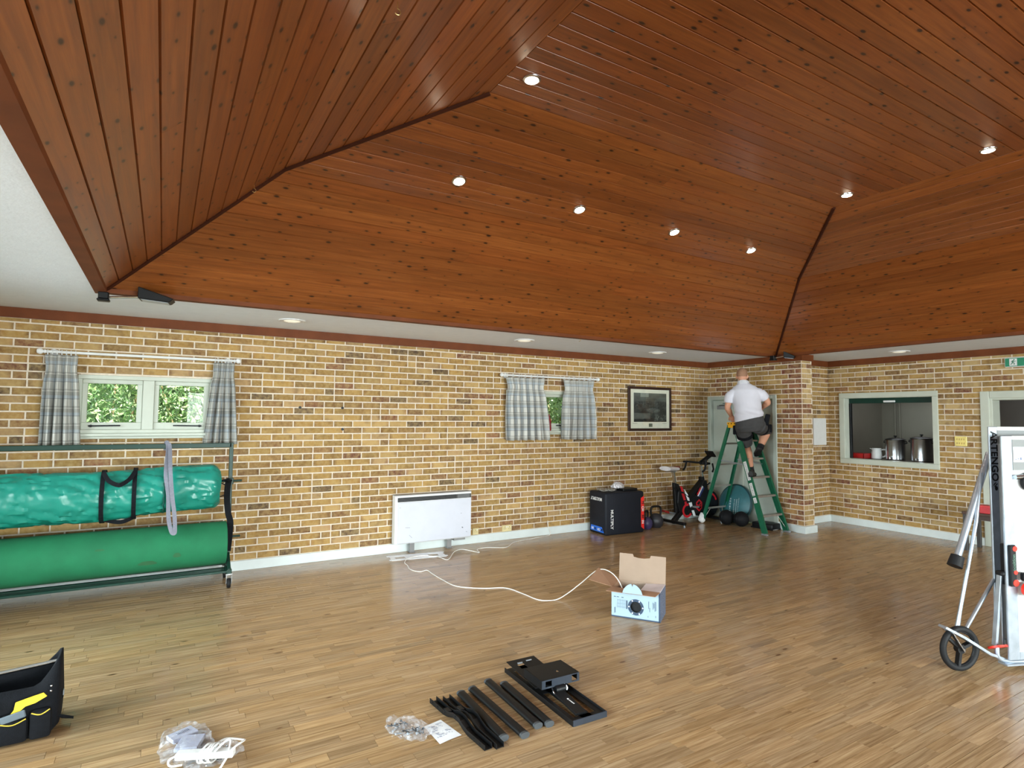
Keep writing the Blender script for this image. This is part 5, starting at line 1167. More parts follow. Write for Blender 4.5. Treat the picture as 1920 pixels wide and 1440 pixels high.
m_ = MB(); p = rl_(-1, 0.0); m_.ell(p+V((0, 0, 0.055)), (0.052, 0.056, 0.055), 22, 14); m_.ell(p+V((0.005, 0, 0.11)), (0.036, 0.045, 0.05), 22, 12); m_ = remesh_mb(m_, 0.008, 3); crumple(m_, 0.008, 30, 1); m_.v = [V((q.x, q.y, max(q.z, 0.0))) for q in m_.v]
single('white_sock', m_, pm('white_cotton', (236, 236, 236), 0.9, bump=0.3, bscale=80), 'white cloth sock over a rear ladder foot', 'sock', smooth=True)

# ================================================================== PERSON (local x = his right, y = forward, z up)
PO = V((-0.52, -1.28, 0)); PRZ = atan2(-0.8, 0.6)
t = Thing('person', 'man in white polo shirt and dark shorts standing on the stepladder, back turned', 'person', PO, PRZ)
def limb(mb_, pts, rads, n=14, flat=1.0): mb_.tube(catmull(pts, 4), [rads[min(int(i/4), len(rads)-2)]+(rads[min(int(i/4)+1, len(rads)-1)]-rads[min(int(i/4), len(rads)-2)])*((i % 4)/4) if i < (len(pts)-1)*4 else rads[-1] for i in range((len(pts)-1)*4+1)], n, True, None, flat)
def ring_loft(mb_, secs, n=24):
    rg = []
    for (c, rx, ry, tx_, ty_) in secs:      # centre, half widths, tilt (dz per x, dz per y)
        rg.append([V((c[0]+rx*cos(a), c[1]+ry*sin(a), c[2]+tx_*rx*cos(a)+ty_*ry*sin(a))) for a in [2*pi*k/n for k in range(n)]])
    mb_.loft(rg)
SHL, SHR = V((-0.275, 0.03, 2.085)), V((0.105, 0.05, 2.09))
ELL, HAL = V((-0.345, 0.05, 1.845)), V((-0.285, 0.20, 1.685))
ELR, HAR = V((0.225, 0.13, 1.925)), V((0.135, 0.27, 1.825))
HPL, KNL, ANL = V((-0.125, -0.01, 1.555)), V((-0.085, 0.24, 1.235)), V((-0.025, 0.015, 0.905))
HPR, KNR, ANR = V((0.075, 0.0, 1.57)), V((0.205, 0.335, 1.50)), V((0.115, 0.10, 1.255))
b = MB()
ring_loft(b, [((-0.03, -0.01, 1.50), 0.15, 0.10, 0, 0), ((-0.035, -0.005, 1.60), 0.165, 0.115, 0, 0), ((-0.05, 0.01, 1.78), 0.15, 0.105, 0, 0), ((-0.07, 0.035, 1.95), 0.165, 0.11, 0, 0), ((-0.085, 0.06, 2.08), 0.165, 0.095, 0, 0), ((-0.095, 0.075, 2.15), 0.09, 0.07, 0, 0)])
limb(b, [(-0.10, 0.08, 2.12), (-0.118, 0.105, 2.21), (-0.128, 0.135, 2.30)], [0.062, 0.056, 0.058])
b.ell((-0.133, 0.155, 2.345), (0.078, 0.098, 0.10), 24, 16); b.ell((-0.133, 0.165, 2.295), (0.062, 0.08, 0.06), 20, 12)     # skull, jaw
b.ell((-0.133, 0.262, 2.305), (0.014, 0.022, 0.020), 12, 8); b.ell((-0.133, 0.235, 2.265), (0.032, 0.024, 0.022), 14, 8)  # nose, mouth and chin
for s in (-1, 1): b.ell((-0.133+s*0.032, 0.240, 2.345), (0.017, 0.012, 0.012), 12, 8); b.ell((-0.133+s*0.081, 0.150, 2.318), (0.012, 0.024, 0.034), 12, 10)   # brows, ears
for s, e, h in ((SHL, ELL, HAL), (SHR, ELR, HAR)):
    d = (h-e).normalized(); limb(b, [s, s+(e-s)*0.5+V((0, -0.01, 0)), e, e+(h-e)*0.35, h-d*0.05], [0.058, 0.052, 0.043, 0.045, 0.030])
def hand(h, d, curl, side):
    d = d.normalized(); s = d.cross(curl).normalized(); b.tube([h-d*0.06, h-d*0.01, h+d*0.035], [0.030, 0.040, 0.036], 12, True, None, 0.55, up=tuple(curl))
    for k in range(4):
        q = h+d*0.03+s*(0.026-0.0175*k); ln = (0.034, 0.040, 0.037, 0.029)[k]; p1 = q+d*ln*0.8+curl*ln*0.35; p2 = p1+d*ln*0.1+curl*ln*0.75; p3 = p2-d*ln*0.35+curl*ln*0.4
        b.tube([q-d*0.015, q, p1, p2, p3], [0.009, 0.010, 0.0095, 0.009, 0.008], 8)
    q = h-d*0.02+s*side*0.034; b.tube([q, q+s*side*0.022+d*0.025+curl*0.01, q+s*side*0.018+d*0.052+curl*0.03], [0.012, 0.011, 0.009], 8)
hand(HAL, HAL-ELL, V((0.25, 0.55, -0.8)).normalized(), 1); hand(HAR, HAR-ELR, V((-0.3, 0.6, -0.6)).normalized(), -1)
for h, k, a in ((HPL, KNL, ANL), (HPR, KNR, ANR)):
    bk2 = V((0, -0.03, 0)); limb(b, [h, h+(k-h)*0.5, k, k+(a-k)*0.3+bk2, k+(a-k)*0.6+bk2*0.5, a], [0.092, 0.080, 0.064, 0.070, 0.058, 0.041])
body_mb = remesh_mb(b, 0.0075, 4, 0.5); t.part('body', body_mb, 'skin', smooth=True, label='bare arms, neck, head and lower legs')
eye = MB()
for s in (-1, 1): eye.ell((-0.133+s*0.031, 0.243, 2.332), (0.011, 0.008, 0.006), 10, 8)
t.part('eyes', eye, pm('eye_white', (220, 218, 214), 0.3), smooth=True)
hr_ = MB(); hr_.ell((-0.133, 0.150, 2.352), (0.0815, 0.100, 0.1035), 26, 18)
hr_.v = [V((p.x, p.y, max(p.z, 2.318+max(0, (p.y-0.17))*0.9))) for p in hr_.v]; t.part('hair', hr_, pm('cropped_hair', (150, 112, 88), 0.8, var=0.15, scale=80, bump=0.2), smooth=True, label='closely shaved light brown hair')
# white polo
s_ = MB()
ring_loft(s_, [((-0.040, -0.012, 1.665), 0.206, 0.150, 0.26, 0), ((-0.042, -0.008, 1.72), 0.203, 0.150, 0.20, 0), ((-0.052, 0.0, 1.80), 0.196, 0.142, 0.06, 0), ((-0.070, 0.025, 1.93), 0.198, 0.142, 0.02, 0), ((-0.083, 0.045, 2.04), 0.212, 0.132, 0, 0), ((-0.088, 0.055, 2.10), 0.212, 0.115, 0, -0.1), ((-0.096, 0.07, 2.155), 0.165, 0.092, 0, -0.2), ((-0.108, 0.085, 2.195), 0.10, 0.078, 0, -0.25), ((-0.114, 0.09, 2.215), 0.078, 0.07, 0, -0.25)])
limb(s_, [SHL+V((0.04, 0, -0.01)), SHL+(ELL-SHL)*0.25+V((-0.012, 0, -0.01)), SHL+(ELL-SHL)*0.70], [0.068, 0.076, 0.072]); limb(s_, [SHR+V((-0.04, 0, -0.01)), SHR+(ELR-SHR)*0.25+V((0.004, 0, -0.012)), SHR+(ELR-SHR)*0.68], [0.068, 0.078, 0.074])
sm = remesh_mb(s_, 0.009, 4, 0.5)
for i, p in enumerate(sm.v):
    n_ = mnoise.noise(V((p.x*7+p.z*3, p.y*7, p.z*9)))*0.007 + 0.006*sin(p.z*70+p.x*22)*max(0, 1-abs(p.z-1.76)/0.12)
    c0 = V((-0.06, 0.02, p.z)); d = (p-c0); d.z = 0
    if d.length > 0.02: sm.v[i] = p+d.normalized()*n_
t.part('polo_shirt', sm, pm('white_polo', (206, 204, 214), 0.85, var=0.02, bump=0.15, bscale=120), smooth=True, label='white short-sleeved polo shirt')
co = MB(); ring_loft(co, [((-0.112, 0.085, 2.178), 0.096, 0.092, 0.02, -0.3), ((-0.116, 0.095, 2.205), 0.090, 0.085, 0.03, -0.32), ((-0.12, 0.105, 2.236), 0.079, 0.078, 0.04, -0.34), ((-0.12, 0.105, 2.234), 0.070, 0.070, 0.04, -0.34), ((-0.116, 0.095, 2.20), 0.074, 0.072, 0.03, -0.32)]); t.part('collar', co, pm('white_collar', (214, 214, 222), 0.8), smooth=True)
# shorts
s_ = MB(); ring_loft(s_, [((-0.03, -0.02, 1.475), 0.165, 0.13, 0.1, 0), ((-0.03, -0.025, 1.55), 0.205, 0.155, 0.16, 0), ((-0.035, -0.015, 1.64), 0.203, 0.145, 0.2, 0), ((-0.04, -0.01, 1.70), 0.190, 0.135, 0.2, 0)])
limb(s_, [HPL+V((-0.005, -0.01, 0)), HPL+(KNL-HPL)*0.45, HPL+(KNL-HPL)*0.86], [0.115, 0.106, 0.098]); limb(s_, [HPR+V((0.0, -0.02, 0)), HPR+(KNR-HPR)*0.5+V((0, 0, -0.01)), HPR+(KNR-HPR)*0.98], [0.118, 0.108, 0.098])
sm = remesh_mb(s_, 0.009, 4, 0.5); crumple(sm, 0.006, 9, 3); t.part('shorts', sm, pm('charcoal_shorts', (62, 61, 62), 0.85, var=0.1, scale=20), smooth=True, label='dark grey work shorts')
for h, k, r in ((HPL, KNL, 0.119), (HPR, KNR, 0.121)):
    d = (k-h).normalized(); c = h+(k-h)*0.40; m_ = MB(); x = d.orthogonal().normalized(); y_ = d.cross(x); m_.loft([[c+d*e+(x*cos(a)+y_*sin(a))*r for a in [2*pi*q/28 for q in range(28)]] for e in (-0.024, -0.02, 0.02, 0.024)]); t.part('leg_strap', m_, 'black_cloth', smooth=True)
po = MB(); po.box((0.205, 0.03, 1.66), (0.07, 0.12, 0.17), M.Rotation(0.2, 3, 'Y')); po.box((-0.245, 0.05, 1.50), (0.05, 0.11, 0.14)); po.box((0.255, 0.22, 1.53), (0.05, 0.12, 0.12)); t.part('holster_pouch', po, 'black_cloth', bevel=0.015, seg=2, smooth=True)
for k, a, f, toe in ((KNL, ANL, V((-0.03, -0.095, 0.835)), V((0.02, 0.145, 0.835))), (KNR, ANR, V((0.105, 0.07, 1.215)), V((0.05, 0.245, 1.115)))):
    sk_ = MB(); up_ = (k-a).normalized(); limb(sk_, [a-up_*0.03, a+up_*0.03, a+up_*0.085], [0.049, 0.047, 0.052]); t.part('sock', sk_, pm('black_sock', (26, 26, 30), 0.9), smooth=True)
    d = (toe-f).normalized(); m_ = MB(); rgs = []; sd2 = d.cross(V((0, 0, 1))).normalized(); u2 = sd2.cross(d).normalized()
    for i in range(9):
        u = i/8; c = f+d*((toe-f).length*u); wd_ = 1.18*(0.030, 0.036, 0.037, 0.036, 0.039, 0.043, 0.042, 0.034, 0.014)[i]; hh = 1.1*(0.055, 0.072, 0.078, 0.066, 0.052, 0.043, 0.036, 0.03, 0.016)[i]
        rgs.append([c+sd2*wd_*cos(q)+u2*(hh*max(0, sin(q)) + 0.012*min(0, sin(q))) for q in [2*pi*j/16 for j in range(16)]])
    m_.loft(rgs); sho = t.part('shoe', m_, pm('dark_shoe', (44, 44, 44), 0.7), smooth=True)
    so_ = MB(); so_.prism([f+d*((toe-f).length*u)+sd2*w_-u2*0.024 for u, w_ in ((-0.03, 0.028), (0.3, 0.036), (0.7, 0.045), (0.97, 0.03), (1.03, 0), (0.97, -0.03), (0.7, -0.045), (0.3, -0.036), (-0.03, -0.028))], u2*0.022); t.part('sole', so_, 'rubber', sho)
# tool in his right hand
d = (HAR-ELR).normalized(); m_ = Thing('cordless_drill', 'black hand tool held by the man at the door', 'tool', PO, PRZ)
q = MB(); hc_ = HAR+d*0.045+V((-0.02, 0.03, -0.02)); q.beam(hc_+V((0, 0, -0.07)), hc_+V((0, 0, 0.05)), 0.032, 0.038); m_.part('handle', q, 'black', bevel=0.006)
q = MB(); q.cyl(hc_+V((-0.01, -0.05, 0.07)), hc_+V((0.02, 0.12, 0.07)), 0.028, 0.022, 14); m_.part('motor_body', q, 'black', smooth=True); q = MB(); q.beam(hc_+V((0, -0.01, -0.10)), hc_+V((0, 0.01, -0.07)), 0.06, 0.08); m_.part('battery', q, 'rubber', bevel=0.005)

# ================================================================== FOLDED TABLE TENNIS TABLE (local x along the table, y away from camera)
TTO = V((-3.05, -5.12, 0)); TRZ = atan2(-0.37, 0.93)
t = Thing('table_tennis_table', 'folded silver table tennis table on wheels at the right edge', 'table', TTO, TRZ)
lgrey = pm('table_grey', (128, 130, 130), 0.6, var=0.04); twhite = pm('table_white', (196, 196, 196), 0.55, var=0.03); tred = pm('signal_red', (236, 50, 34), 0.4)
LEN = 1.5
def half(y, z0, z1, x0, xw, head, e=0.008):
    p = MB(); p.bb((x0, y-e, z0), (x0+xw, y+e, z1)); post = t.part('apron_rail', p, 'galv', bevel=0.004)
    p = MB(); p.bb((LEN-xw, y-e, z0), (LEN, y+e, z1)); t.part('apron_rail', p, 'galv', bevel=0.004)
    p = MB(); p.bb((x0+xw, y-e, z1-0.028), (LEN-xw, y+e, z1)); t.part('top_rail', p, twhite, bevel=0.003)
    p = MB(); p.bb((x0+xw, y-e, z0), (LEN-xw, y+e, z0+0.05)); t.part('bottom_rail', p, 'galv', bevel=0.003)
    p = MB(); p.bb((x0+xw, y-0.004, z0+0.05), (LEN-xw, y+e*0.5, z1-0.028)); b_ = t.part('board', p, twhite)
    p = MB(); p.bb((x0+xw, y-0.008, z1-head), (LEN-xw, y-0.004, z1-0.028)); t.part('header_board', p, lgrey, b_)
    return post
p1 = half(0.0, 0.10, 1.631, -0.014, 0.068, 0.12); p2 = half(-0.15, 0.07, 1.571, -0.086, 0.085, 0.235)
dk = MB(); dk.bb((0.075, -0.125, 0.2), (LEN-0.1, -0.022, 1.53)); t.part('inner_frame', dk, pm('inner_dark', (58, 52, 62), 0.7))
tx = text_mb('ARTENGO', 0.075, 0.0015); xform(tx, place((0.021, -0.0092, 1.42), (0, 0, -1), (1, 0, 0))); t.part('maker_lettering', tx, 'black', p1)
em = MB(); em.ell((0.030, -0.0092, 1.195), (0.013, 0.0008, 0.016), 14, 8); em.tube([(0.008, -0.0092, 1.215), (0.016, -0.0092, 1.228), (0.028, -0.0092, 1.235)], 0.003, 6); em.tube([(0.016, -0.0092, 1.205), (0.028, -0.0092, 1.220), (0.040, -0.0092, 1.228)], 0.003, 6); t.part('maker_emblem', em, 'black', p1)
sk2 = MB(); sk2.bb((0.004, -0.1605, 1.392), (0.16, -0.159, 1.495)); stk = t.part('paper_sticker', sk2, 'white_rough')
q = MB(); q.bb((0.006, -0.1615, 1.443), (0.158, -0.1606, 1.446))
for i in range(7): q.bb((0.015+i*0.02, -0.1615, 1.405+0.006*(i % 2)), (0.028+i*0.02, -0.1606, 1.412+0.006*(i % 3)))
t.part('sticker_print', q, pm('sticker_blue', (110, 120, 150), 0.7), stk)
q = MB(); q.tube([(-0.006, -0.172, 1.29), (LEN-0.1, -0.172, 1.345)], 0.016, 12); t.part('cross_tube', q, 'chrome', smooth=True)
q = MB(); q.cyl((0.10, -0.19, 1.26), (0.10, -0.165, 1.26), 0.06, n=24); t.part('rubber_buffer', q, 'rubber', smooth=True)
q = MB(); q.bb((-0.07, -0.176, 0.56), (-0.02, -0.10, 0.835)); lat = t.part('safety_latch', q, 'black', bevel=0.006)
tx = text_mb('position', 0.034, 0.001); xform(tx, place((-0.045, -0.1775, 0.72), (0, 0, 1), (-1, 0, 0))); t.part('latch_lettering', tx, pm('latch_grey_print', (70, 100, 86), 0.5), lat)
for z, h_ in ((0.812, 0.036), (0.655, 0.03), (0.585, 0.045)):
    q = MB(); q.cyl((-0.034, -0.1785, z), (-0.034, -0.176, z), h_/2, n=12); t.part('latch_red_mark', q, tred, lat)
q = MB(); q.bb((-0.115, -0.15, 0.625), (0.03, -0.10, 0.655)); q.bb((0.0, -0.205, 0.60), (0.05, -0.17, 0.655)); t.part('latch_clamp', q, 'black', bevel=0.008)
q = MB(); q.cyl((0.03, -0.222, 0.545), (0.03, -0.19, 0.545), 0.045, n=18); t.part('release_knob', q, tred, smooth=True)
for x0, x1, z0, z1, yv in ((-0.075, -0.135, 0.62, 0.15, -0.10), (-0.055, -0.06, 0.60, 0.14, -0.08), (0.05, 0.115, 0.60, 0.10, -0.185)):
    q = MB(); q.beam((x0, yv, z0), (x1, yv, z1), 0.018, 0.036, up=(0, 1, 0)); t.part('folding_leg', q, 'galv', bevel=0.004)
q = MB(); q.cyl((-0.14, -0.13, 0.152), (-0.14, -0.118, 0.152), 0.056, n=28); dd = xform(q, M.Translation((-0.14, -0.124, 0.152)) @ M.Rotation(radians(62), 4, 'X') @ M.Translation((0.14, 0.124, -0.152))); t.part('red_disc', dd, tred, smooth=True)
# undercarriage
def undercar(sx, yv, mir):
    X_ = lambda x: x if not mir else LEN-0.1-x
    q = MB(); q.prism([(X_(-0.545), yv-0.03, 0.292), (X_(-0.40), yv-0.03, 0.218), (X_(-0.20), yv-0.03, 0.098), (X_(-0.06), yv-0.03, 0.052), (X_(-0.06), yv-0.03, 0.066), (X_(-0.19), yv-0.03, 0.114), (X_(-0.39), yv-0.03, 0.234), (X_(-0.535), yv-0.03, 0.306)], (0, 0.06, 0)); t.part('wheel_plate', q, 'galv', bevel=0.002)
    wc = V((X_(-0.41), yv, 0.148)); w_ = MB(); w_.torus(wc, 0.128, 0.020, 'y', 40, 10); wh_ = t.part('wheel', w_, 'rubber', smooth=True)
    h = MB(); h.lathe([(0.001, -0.018), (0.03, -0.018), (0.03, 0.018), (0.001, 0.018)], wc, 'y', 18); h.torus(wc, 0.112, 0.009, 'y', 36, 6)
    for k in range(3):
        a = 0.35+2*pi*k/3; h.beam(wc+V((0.02*cos(a), 0, 0.02*sin(a))), wc+V((0.115*cos(a), 0, 0.115*sin(a))), 0.02, 0.03, up=(0, 1, 0))
    t.part('wheel_hub', h, 'black', wh_)
    f = MB()
    for s in (-1, 1): f.beam(wc+V((-0.085 if not mir else 0.085, s*0.028, 0.115)), wc+V((0.0, s*0.028, -0.01)), 0.006, 0.026, up=(0, 1, 0))
    f.cyl(wc+V((0, -0.034, 0)), wc+V((0, 0.034, 0)), 0.009, n=10); t.part('wheel_fork', f, 'chrome')
undercar(0, -0.10, False); undercar(0, -0.10, True)
q = MB(); q.tube(catmull([(-0.14, -0.12, 0.15), (-0.135, -0.12, 0.085), (-0.08, -0.12, 0.058), (0.05, -0.12, 0.045), (0.7, -0.12, 0.045), (LEN-0.1, -0.12, 0.05)], 5), 0.014, 10); t.part('base_tube', q, 'galv', smooth=True)
q = MB(); q.bb((-0.10, -0.155, 0.03), (LEN, -0.085, 0.045)); t.part('base_plate', q, 'galv', bevel=0.003)
q = MB(); q.tube([(-0.385, -0.06, 0.255), (-0.355, -0.055, 0.36), (-0.17, -0.03, 0.97), (-0.05, 0.03, 1.30)], [0.016, 0.012, 0.012, 0.012], 10); t.part('strut', q, 'galv', smooth=True)
q = MB(); q.tube([(-0.33, -0.06, 0.225), (-0.30, -0.05, 0.26), (-0.01, 0.0, 0.56)], [0.016, 0.012, 0.012], 10); t.part('strut', q, 'galv', smooth=True)
q = MB(); q.tube([(-0.335, -0.03, 0.72), (-0.06, 0.03, 1.235), (0.05, 0.05, 1.44)], 0.022, 14); lg = t.part('folded_leg', q, 'galv', smooth=True)
dl = (V((-0.06, 0.03, 1.235))-V((-0.335, -0.03, 0.72))).normalized(); c0 = V((-0.335, -0.03, 0.72)); q = MB(); q.cyl(c0-dl*0.055, c0+dl*0.02, 0.046, 0.040, 20); t.part('leg_foot_cap', q, 'rubber', lg, smooth=True)

# ================================================================== TOOL BAG at the left edge
t = Thing('tool_bag', 'open black fabric tool bag with yellow trim at the left edge', 'tool bag', (-8.85, -2.90, 0), radians(2))
# local: x right end = +0.33, front = -y
rg = []
for z, ex, ey in ((0.0, 0.30, 0.135), (0.03, 0.325, 0.150), (0.14, 0.33, 0.150), (0.22, 0.325, 0.135), (0.285, 0.32, 0.115)):
    r_ = []
    for k in range(44):
        a = 2*pi*k/44; cx, sx = cos(a), sin(a); p = 0.32; x = ex*math.copysign(abs(cx)**p, cx); yv = ey*math.copysign(abs(sx)**p, sx)
        zz = z
        if z > 0.2:
            e = max(0, abs(x)/ex-0.72)/0.28; zz = z+0.085*e*(1 if z > 0.25 else 0.4)-0.035*(1-e)*(1 if yv < 0 else 0.3)
        r_.append(V((x, yv+0.012*mnoise.noise(V((x*6, z*8, yv*5))), zz)))
    rg.append(r_)
m_ = MB(); m_.loft(rg, cap=False); m_.f.append(tuple(range(44))[::-1]); o = t.part('bag_shell', m_, 'black_cloth', smooth=True); sl = o.modifiers.new('s', 'SOLIDIFY'); sl.thickness = 0.012
m_ = MB(); m_.bb((-0.29, -0.09, 0.02), (0.29, 0.09, 0.15)); t.part('dark_lining', m_, pm('lining_black', (12, 12, 14), 0.9), bevel=0.03)
m_ = MB(); m_.cyl((-0.31, 0.03, 0.275), (0.315, 0.03, 0.315), 0.011, n=12); t.part('steel_handle', m_, 'chrome', smooth=True)
m_ = MB(); m_.prism([(0.20, -0.165, 0.215), (0.26, -0.160, 0.225), (0.275, -0.160, 0.205), (0.23, -0.168, 0.185), (0.19, -0.170, 0.178), (0.17, -0.172, 0.160), (0.12, -0.175, 0.135), (0.145, -0.172, 0.17), (0.15, -0.168, 0.205)], (0.0, 0.006, 0)); t.part('yellow_flap', m_, pm('tool_yellow', (240, 206, 40), 0.6))
for i, (x0, x1, zt) in enumerate(((-0.30, -0.06, 0.13), (-0.055, 0.075, 0.13), (0.085, 0.205, 0.125), (0.21, 0.30, 0.15))):
    m_ = MB(); m_.bb((x0, -0.195, 0.008), (x1, -0.145, zt)); pk = t.part('pocket', m_, 'black_cloth', bevel=0.018, seg=2, smooth=True)
    q = MB(); q.tube(catmull([(x0+0.008, -0.192, zt-0.004), ((x0+x1)/2, -0.199, zt-0.016), (x1-0.008, -0.192, zt)], 5), 0.003, 6); t.part('piping', q, pm('yellow_piping', (206, 178, 60), 0.6), pk)
m_ = MB(); m_.box((0.145, -0.185, 0.142), (0.10, 0.012, 0.036), M.Rotation(-0.2, 3, 'Y')); t.part('grey_tool', m_, pm('slate_tool', (96, 108, 118), 0.5), bevel=0.004)
m_ = MB(); m_.bb((-0.25, -0.172, 0.165), (0.045, -0.158, 0.225)); pt = t.part('name_patch', m_, 'black', bevel=0.006)
tx = text_mb('STANLEY', 0.052, 0.0012); xform(tx, place((-0.085, -0.1735, 0.197), (1, 0, 0), (0, 0, 1))); t.part('patch_lettering', tx, pm('tool_yellow', (240, 206, 40), 0.6), pt)
m_ = MB(); m_.tube(catmull([(0.06, -0.175, 0.16), (0.07, -0.20, 0.13), (0.045, -0.205, 0.11), (0.02, -0.20, 0.105)], 5), 0.004, 6); t.part('cord_loop', m_, pm('pale_cord', (190, 176, 170), 0.7), smooth=True)
m_ = MB(); m_.prism([(0.31, -0.10, 0.07), (0.37, -0.08, 0.035), (0.385, -0.06, 0.02), (0.33, -0.02, 0.02)], (0, 0.01, 0.01)); m_.bb((0.322, -0.03, 0.13), (0.334, 0.0, 0.165)); t.part('side_tab', m_, 'black_cloth')
for z in (0.25, 0.225): 
    m_ = MB(); m_.ell((0.29, -0.152, z), (0.005, 0.004, 0.005), 10, 6); t.part('rivet', m_, 'chrome', smooth=True)
m_ = MB(); m_.bb((0.333, -0.062, 0.155), (0.339, -0.04, 0.185)); t.part('buckle', m_, 'galv', bevel=0.002)

# ================================================================== PARTS LAID OUT ON THE FLOOR
def orient(p, q):
    p, q = V(p), V(q); return (p+q)/2, atan2(q.y-p.y, q.x-p.x), (q-p).length
alltubes = [((-6.431, -3.70), (-6.43, -4.30), 'black oval mount tube second from the white paper'), ((-6.30, -3.66), (-6.318, -4.255), 'black oval mount tube, left one of the close pair'), ((-6.232, -3.74), (-6.255, -4.272), 'black oval mount tube lying next to the mount plate'), ((-6.515, -3.715), (-6.537, -4.268), 'black oval mount tube lying against the bent brackets')]
for (p, q, txt) in alltubes:
    c, a, L_ = orient((*p, 0), (*q, 0)); t = Thing('mount_tube', txt, 'tube', (c.x, c.y, 0), a, 'black mount tubes on the floor')
    m_ = MB(); m_.loft([[V((x, 0.026*math.copysign(abs(cos(g))**0.8, cos(g)), 0.0165+0.016*math.copysign(abs(sin(g))**0.9, sin(g)))) for g in [2*pi*k/20 for k in range(20)]] for x in (-L_/2, L_/2)]); t.part('tube', m_, 'black_metal', smooth=True)
    for s in (-1, 1):
        m_ = MB(); m_.loft([[V((s*(L_/2+e), 0.027*math.copysign(abs(cos(g))**0.8, cos(g)), 0.0165+0.0165*math.copysign(abs(sin(g))**0.9, sin(g)))) for g in [2*pi*k/20 for k in range(20)]] for e in (-0.012, 0.004)]); t.part('end_cap', m_, pm('cap_slate', (58, 62, 66), 0.5), smooth=True)
for k, (p, q, txt) in enumerate((((-6.689, -3.70), (-6.645, -4.295), 'bent black bracket arm nearest the white paper'), ((-6.612, -3.715), (-6.588, -4.315), 'bent black bracket arm beside the oval tube'))):
    c, a, L_ = orient((*p, 0), (*q, 0)); t = Thing('bracket_arm', txt, 'bracket', (c.x, c.y, 0), a, 'bent bracket arms on the floor')
    path = [(-0.5, 0.0), (-0.22, 0.0), (-0.14, 0.008), (-0.04, 0.028), (0.06, 0.028), (0.14, 0.010), (0.22, 0.0), (0.5, 0.0)]
    for s in (-1, 1):
        m_ = MB(); pp_ = [V((u*L_, s*0.021, z)) for u, z in path]; poly = pp_+[p_+V((0, 0, 0.026)) for p_ in reversed(pp_)]; m_.prism(poly, (0, 0.003, 0)); t.part('side_flange', m_, 'black_metal')
    m_ = MB()
    for (u0, z0), (u1, z1) in zip(path, path[1:]): m_.add([(u0*L_, -0.021, z0+0.003), (u1*L_, -0.021, z1+0.003), (u1*L_, 0.022, z1+0.003), (u0*L_, 0.022, z0+0.003)], [(0, 1, 2, 3)])
    o = t.part('web', m_, 'black_metal'); o.modifiers.new('s', 'SOLIDIFY').thickness = 0.003
    m_ = MB(); m_.box((-0.2*L_, 0, 0.018), (0.05, 0.030, 0.022)); m_.cyl((-0.2*L_, -0.026, 0.02), (-0.2*L_, 0.026, 0.02), 0.006, n=10); t.part('hook_block', m_, 'black', bevel=0.003)
    m_ = MB()
    for u in (-0.44, -0.34, 0.0, 0.32, 0.42): m_.cyl((u*L_, -0.024, 0.015+(0.028 if abs(u) < .1 else 0)), (u*L_, -0.0205, 0.015+(0.028 if abs(u) < .1 else 0)), 0.005, n=10)
    t.part('slot_hole', m_, 'rubber')
# the wall plate with its tilting head
t = Thing('screen_mount', 'black screen mount plate with raised tilting head on the floor', 'mount', (-6.02, -3.955, 0), radians(-90-1.5))
# local x runs towards the camera (length), local y = world +x
m_ = MB(); L2_, W2_ = 0.385, 0.115
for x0, x1, y0, y1 in ((-L2_, L2_, -W2_, -0.075), (-L2_, L2_, 0.075, W2_), (-L2_, L2_, -0.035, 0.035), (-L2_, -0.34, -0.075, 0.075), (-0.10, 0.02, -0.075, 0.075), (0.33, L2_, -0.075, 0.075)): m_.bb((x0, y0, 0.014), (x1, y1, 0.018))
pl = t.part('wall_plate', m_, 'black_metal')
for s in (-1, 1):
    m_ = MB(); m_.bb((-L2_, s*W2_-0.002, 0.0), (L2_, s*W2_+0.002, 0.03)); t.part('side_lip', m_, 'black_metal', pl, bevel=0.001)
m_ = MB(); m_.bb((L2_-0.003, -W2_, 0.0), (L2_+0.003, W2_, 0.034)); t.part('end_lip', m_, pm('lip_slate', (36, 43, 54), 0.4), pl, bevel=0.002)
m_ = MB(); Rt = M.Rotation(radians(3.5), 3, 'Y')
for x0, x1, y0, y1 in ((-0.385, -0.02, -0.105, -0.06), (-0.385, -0.02, 0.045, 0.105), (-0.385, -0.33, -0.06, 0.045), (-0.22, -0.02, -0.06, 0.045), (-0.33, -0.22, -0.01, 0.045)): m_.box(Rt @ V(((x0+x1)/2, (y0+y1)/2, 0.040)), (x1-x0, y1-y0, 0.004), Rt)
up_ = t.part('upper_plate', m_, 'black_metal')
for xa, ya, yb in ((-0.34, 0.02, 0.06), (-0.33, -0.05, -0.015)):
    m_ = MB(); m_.cyl((xa, ya, 0.062), (xa, yb, 0.062), 0.006, n=10); t.part('bolt', m_, 'galv', up_)
m_ = MB(); hz = 0.105
for x0, x1, y0, y1 in ((-0.16, 0.045, -0.10, 0.03), (-0.16, -0.05, 0.03, 0.17), (-0.05, -0.02, 0.07, 0.17), (-0.02, 0.045, 0.03, 0.17), (-0.05, -0.02, 0.03, 0.05)): m_.bb((x0, y0, hz-0.004), (x1, y1, hz))
hd = t.part('tilt_head', m_, 'black_metal')
m_ = MB()
for x0, x1, z0, z1 in ((-0.10, -0.075, hz-0.05, hz), (-0.03, 0.115, hz-0.05, hz), (0.155, 0.17, hz-0.05, hz), (-0.075, -0.03, hz-0.05, hz-0.04), (-0.075, -0.03, hz-0.008, hz), (0.115, 0.155, hz-0.05, hz-0.042), (0.115, 0.155, hz-0.006, hz)): m_.bb((0.042, x0, z0), (0.046, x1, z1))
t.part('head_front', m_, pm('lip_slate', (36, 43, 54), 0.4), hd)
